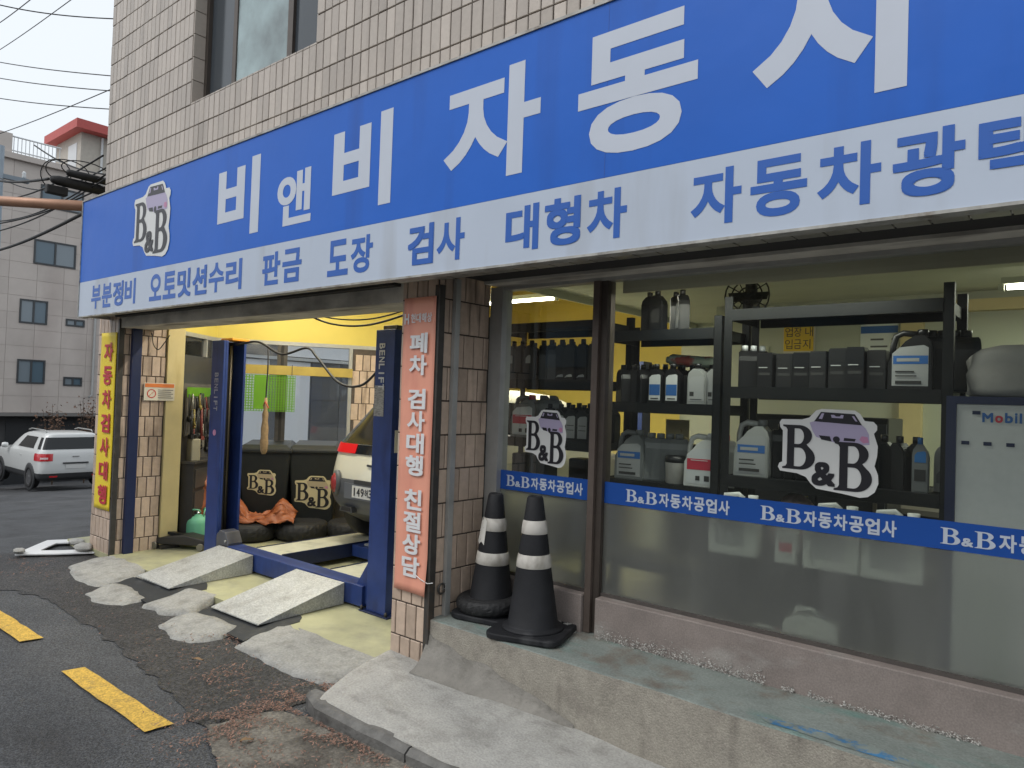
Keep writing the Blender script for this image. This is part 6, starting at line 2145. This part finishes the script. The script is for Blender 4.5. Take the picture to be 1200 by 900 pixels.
rail = apart('railing', MB().tube([(FX, 8.32, 10.72), (FX, 9.9, 10.72)], .03, 6), mat('rail_white', (.60, .62, .63), .5))
apart('rail_bottom', MB().tube([(FX, 8.32, 10.2), (FX, 9.9, 10.2)], .025, 6), MATS['rail_white'], rail)
for i in range(13):
    apart('baluster', MB().tube([(FX, 8.36 + i * .125, 10.08), (FX, 8.36 + i * .125, 10.72)], .014, 5), MATS['rail_white'], rail)
ph = apart('roof_room', MB().box(FX - 3.2, FX - .5, 10.75, 13.3, 10.081, 11.75), mat('stone_room', (.44, .41, .36), .8, var=.1))
apart('roof_slab', MB().box(FX - 3.6, FX + .0, 10.40, 13.5, 11.751, 12.10), MATS['red_roof'], ph)
apart('door', MB().box(FX - .499, FX - .46, 11.9, 12.6, 10.1, 11.6), mat('door_tan', (.36, .28, .22), .6), ph)
apart('drain_pipe', MB().tube([(FX - .43, 11.5, 10.1), (FX - .43, 11.5, 11.7)], .05, 6), MATS['rail_white'], ph)
apart('side_window', MB().box(FX - 1.8, FX - .9, 10.73, 10.748, 10.3, 11.4), MATS['rail_white'], ph)

# ------------------------------------------------------------------ neighbour seen through the side window
nb = thing('neighbour_building', 'low neighbour building with white shutters and dark stone panels seen through the side window', 'building', (-20.0, 15, -1.2))
NX, K = -20.0, 20 / 11
def nz(z): return 1.66 + (z - 1.66) * K
W(MB().box(NX - 2.5, NX, 6.05 * K, 12.0 * K, -2, nz(3.0)).build('wall', mat('nb_grey', (.11, .115, .125), .6, var=.15, scale=2), nb), nb)
for k, (a, b) in enumerate(((6.15, 6.80), (7.13, 7.62))):
    s_ = W(MB().box(NX + .002, NX + .03, a * K, b * K, -1.1, nz(2.2)).build('shutter', mat('nb_white', (.74, .76, .78), .5), nb), nb)
for i in range(5):
    for j in range(5):
        y, z = (7.66 + i * .62) * K, -.9 + j * .78
        W(MB().box(NX + .002, NX + .025, y, y + .605 * K, z, z + .76).build('cladding_panel', mat('nb_stone', (.085, .092, .105), .4, island=.25, var=.15, scale=3), nb), nb)
W(MB().box(NX + .031, NX + .15, 6.1 * K, 12 * K, nz(2.22), nz(2.27)).build('canopy', mat('nb_strip', (.48, .50, .50), .5), nb), nb)
W(MB().box(NX + .002, NX + .05, 7.0 * K, 12 * K, nz(2.29), nz(2.9)).build('upper_band', MATS['nb_white'], nb), nb)

# ------------------------------------------------------------------ house across the street, behind the camera: seen only as reflection
op = thing('opposite_house', 'plain grey house across the street, faintly mirrored in the display glass', 'house', (-8, -16, 0))
def opart(name, mb, m, parent=None): return W(mb.build(name, m, parent or op), op)
opart('wall', MB().box(-19, 6, -16, -9, -.1, 4.3), mat('op_wall', (.22, .205, .19), .8, var=.1))
rf = opart('roof', MB().prism([(-16.3, 4.3), (-8.7, 4.3), (-12.5, 5.6)], -19.2, 6.2, 'x'), mat('op_roof', (.12, .12, .12), .7))
for i in range(5):
    wd = opart('window', MB().box(-15.5 + i * 3.4, -14 + i * 3.4, -8.999, -8.95, 2.6, 3.7), MATS['win_glass'])
    opart('shutter', MB().box(-15.9 + i * 3.4, -13.6 + i * 3.4, -8.999, -8.96, 0, 2.2), mat('op_shut', (.10, .11, .12), .5))

# ------------------------------------------------------------------ overhead: pipe arm, pole, closure, wires
pa = thing('pipe_arm', 'copper brown horizontal pipe reaching the left end of the sign', 'pipe arm', (-7.80, 2.79, 3.45))
W(MB().tube([(-7.79, 2.80, 3.445), (-9.0, 2.33, 3.575), (-10.6, 1.70, 3.74)], .052, 14).build('pipe', mat('copper', (.40, .22, .14), .45, metal=.3, var=.12), pa), pa)
W(MB().lathe([(.075, -.012), (.075, .012)], (-7.782, 2.80, 3.445), 16, axis='x').build('flange', MATS['copper'], pa), pa)
W(MB().tube([(-10.6, 1.70, hz(-10.6, 1.7)), (-10.6, 1.70, 4.2)], .07, 12).build('stand_post', MATS['copper'], pa), pa)
up = thing('utility_pole', 'blue grey steel utility pole at the left picture edge', 'utility pole', (-20.0, 5.13, hz(-20, 5)))
MB().tube([(0, 0, 0), (0, 0, 8.3)], [.12, .085], 14).build('shaft', mat('pole_grey', (.20, .24, .28), .5, var=.1), up)
MB().box(-.06, .06, -.6, .6, 7.55, 7.65).build('crossarm', MATS['pole_grey'], up)
for s in (-.5, 0, .5):
    MB().lathe([(.03, 7.65), (.05, 7.70), (.03, 7.74), (.045, 7.78), (.02, 7.82)], (0, s, 0), 10).build('insulator', MATS['rail_white'], up)
WIRES = [((-14.0, 3.274, 7.401), (-9.0, 2.622, 5.969), 'wire rising out of the top left picture corner'), ((-9.0, 2.313, 5.76), (-8.06, 3.24, 5.612), 'topmost wire meeting the building corner'), ((-16.0, 3.763, 7.705), (-10.0, 3.331, 6.611), 'wire crossing the sky steeply at the top left'),
         ((-12.0, 2.821, 6.24), (-8.06, 3.384, 5.02), 'upper of the three parallel wires in the sky'), ((-12.0, 2.83, 6.018), (-8.06, 3.391, 4.86), 'middle of the three parallel wires in the sky'), ((-12.0, 2.842, 5.736), (-8.06, 3.44, 4.68), 'lowest of the three parallel wires in the sky'),
         ((-15.0, 3.585, 5.976), (-9.0, 3.542, 5.289), 'wire crossing the parallel wires from the lower left')]
for a, b, lb in WIRES:
    a, b = Vector(a), Vector(b)
    d = (b - a)
    a2 = a - d * .8
    pts = [a2.lerp(b, k / 10) + Vector((0, 0, -.12 * math.sin(math.pi * k / 10))) + Vector((0, 0, .12 * math.sin(math.pi * .44))) * (1 if 0 < k < 10 else 0) * 0 for k in range(11)]
    cable('overhead_wire', lb, pts, .006, cat='wire', seg=3, group='overhead wires')
cl = thing('cable_closure', 'black cable splice closure hanging beside the building corner', 'cable closure', (-9.0, 3.05, 3.75))
W(MB().lathe([(.02, -.30), (.04, -.28), (.055, -.22), (.058, 0), (.058, .2), (.045, .27), (.02, .30)], (-9.0, 3.08, 3.93), 16, axis='y').build('sleeve', MATS['rubber'], cl), cl)
W(bevel(MB().box(-9.04, -8.95, 2.74, 2.95, 3.765, 3.86).build('splice_box', MATS['rubber'], cl), .012), cl)
W(MB().lathe([(.02, -.26), (.04, -.24), (.045, 0), (.04, .22), (.02, .25)], (-8.95, 3.18, 4.03), 12, axis='y').build('sleeve', MATS['rubber'], cl), cl)
for i, (a, b, sag, r) in enumerate((((-14.0, 3.427, 3.723), (-7.85, 2.80, 3.43), .06, .018), ((-13.0, 3.135, 4.725), (-9.1, 2.80, 3.95), .05, .016), ((-14.0, 3.406, 4.246), (-8.06, 3.2, 4.08), .2, .010), ((-14.0, 3.391, 4.59), (-8.3, 3.05, 4.13), .15, .010),
                                    ((-14.0, 3.414, 4.04), (-8.06, 3.15, 3.975), .12, .010), ((-12.0, 3.484, 5.118), (-8.06, 3.173, 3.893), .1, .010), ((-13.5, 3.45, 4.9), (-8.06, 3.25, 4.18), .3, .009), ((-13, 3.0, 3.95), (-8.9, 3.3, 3.95), .1, .010))):
    a, b = Vector(a), Vector(b)
    pts = [a.lerp(b, k / 8) + Vector((0, 0, -sag * math.sin(math.pi * k / 8))) for k in range(9)]
    cable('telecom_cable', ('thick wrapped cable running down to the sign corner', 'thick cable entering the splice closure', 'thin cable passing above the splice closure', 'thin cable sagging towards the building corner', 'cable just above the copper pipe', 'steep cable falling to the building corner', 'deeply sagging cable behind the closure', 'straight cable along the splice closure')[i], pts, r, cat='cable', seg=3, group='telecom cables at the corner')
for i, (cx, cy, cz, rx, rz_) in enumerate(((-9.0, 2.95, 4.05, .22, .12), (-8.9, 3.1, 4.08, .25, .09), (-9.05, 2.85, 4.0, .15, .16))):
    W(MB().tube([(cx + .05 * math.sin(k * .3), cy + rx * math.cos(k * .3142), cz + rz_ * math.sin(k * .3142)) for k in range(21)], .006, 6).build('slack_loop', MATS['rubber'], cl), cl)

# ------------------------------------------------------------------ bits by the side street
wbd = thing('white_board', 'white panel with an oval hole lying on the ground beyond the far pillar', 'panel', (-8.3, 2.85, 0))
def board():
    n = 36
    outer, inner = [], []
    O_ = [(-8.25, 2.40), (-8.45, 2.56), (-8.80, 2.86), (-8.62, 3.16), (-8.3, 3.15), (-7.86, 2.98), (-8.02, 2.70)]
    c = Vector((sum(p[0] for p in O_) / 7, sum(p[1] for p in O_) / 7))
    ring = []
    for i in range(7):
        a, b = Vector(O_[i]), Vector(O_[(i + 1) % 7])
        for k in range(6): ring.append(a.lerp(b, k / 6))
    inn = [c + (p - c) * .52 + Vector((.02, .02)) for p in ring]
    m_ = len(ring)
    z = lambda p: hz(p.x, p.y) + .035
    V = [(p.x, p.y, z(p)) for p in ring] + [(p.x, p.y, z(p) + .004) for p in inn]
    mb = MB().add(V, [(i, (i + 1) % m_, m_ + (i + 1) % m_, m_ + i) for i in range(m_)])
    o = W(mb.build('sheet', mat('board_white', (.72, .72, .72), .5, var=.04), wbd), wbd)
    o.modifiers.new('solid', 'SOLIDIFY').thickness = .012
board()
for i, (x, y, s, lb) in enumerate(((-8.33, 2.98, .07, 'grey stone weighing down the middle of the white panel'), (-8.0, 2.93, .08, 'grey stone weighing down the white panel beside the pillar'), (-8.26, 2.44, .05, 'small stone at the near tip of the white panel'))):
    o = sack('stone', lb, 'stone', x, y, hz(x, y) + .045, s * 1.4, s, s * .5, MATS['concrete'], i + 11, .2)
# dry shrubs against the dark ground floor
def shrub(label, x, y, h):
    t = thing('dry_shrub', label, 'shrub', (x, y, hz(x, y)), 0, 'dry shrubs along the apartment building')
    rnd = random.Random(int(y * 10))
    st = MB(); lv = MB()
    for k in range(9):
        a = rnd.uniform(0, 6.28)
        p = Vector((0, 0, 0)); q = Vector((.45 * math.cos(a) * rnd.random(), .45 * math.sin(a) * rnd.random(), h * rnd.uniform(.7, 1)))
        st.tube([p, p.lerp(q, .5) + Vector((.05, .03, 0)), q], [.02, .014, .005], 5)
        for _ in range(60):
            r = p.lerp(q, rnd.uniform(.25, 1)) + Vector((rnd.gauss(0, .14), rnd.gauss(0, .14), rnd.gauss(0, .12)))
            e1, e2 = Vector((rnd.uniform(-1, 1), rnd.uniform(-1, 1), rnd.uniform(-1, 1))) * .06, Vector((rnd.uniform(-1, 1), rnd.uniform(-1, 1), rnd.uniform(-1, 1))) * .05
            lv.add([r, r + e1, r + e1 + e2, r + e2], [(0, 1, 2, 3)])
    st.build('stems', mat('twig', (.10, .07, .05), .9), t)
    lv.build('foliage', mat('dry_foliage', (.15, .085, .055), .8, island=.4), t, fix=False)
shrub('rust brown dry shrub behind the roof of the white SUV', -28.0, 9.15, 2.9)
shrub('rust brown dry shrub behind the yellow banner edge', -28.0, 10.15, 3.0)
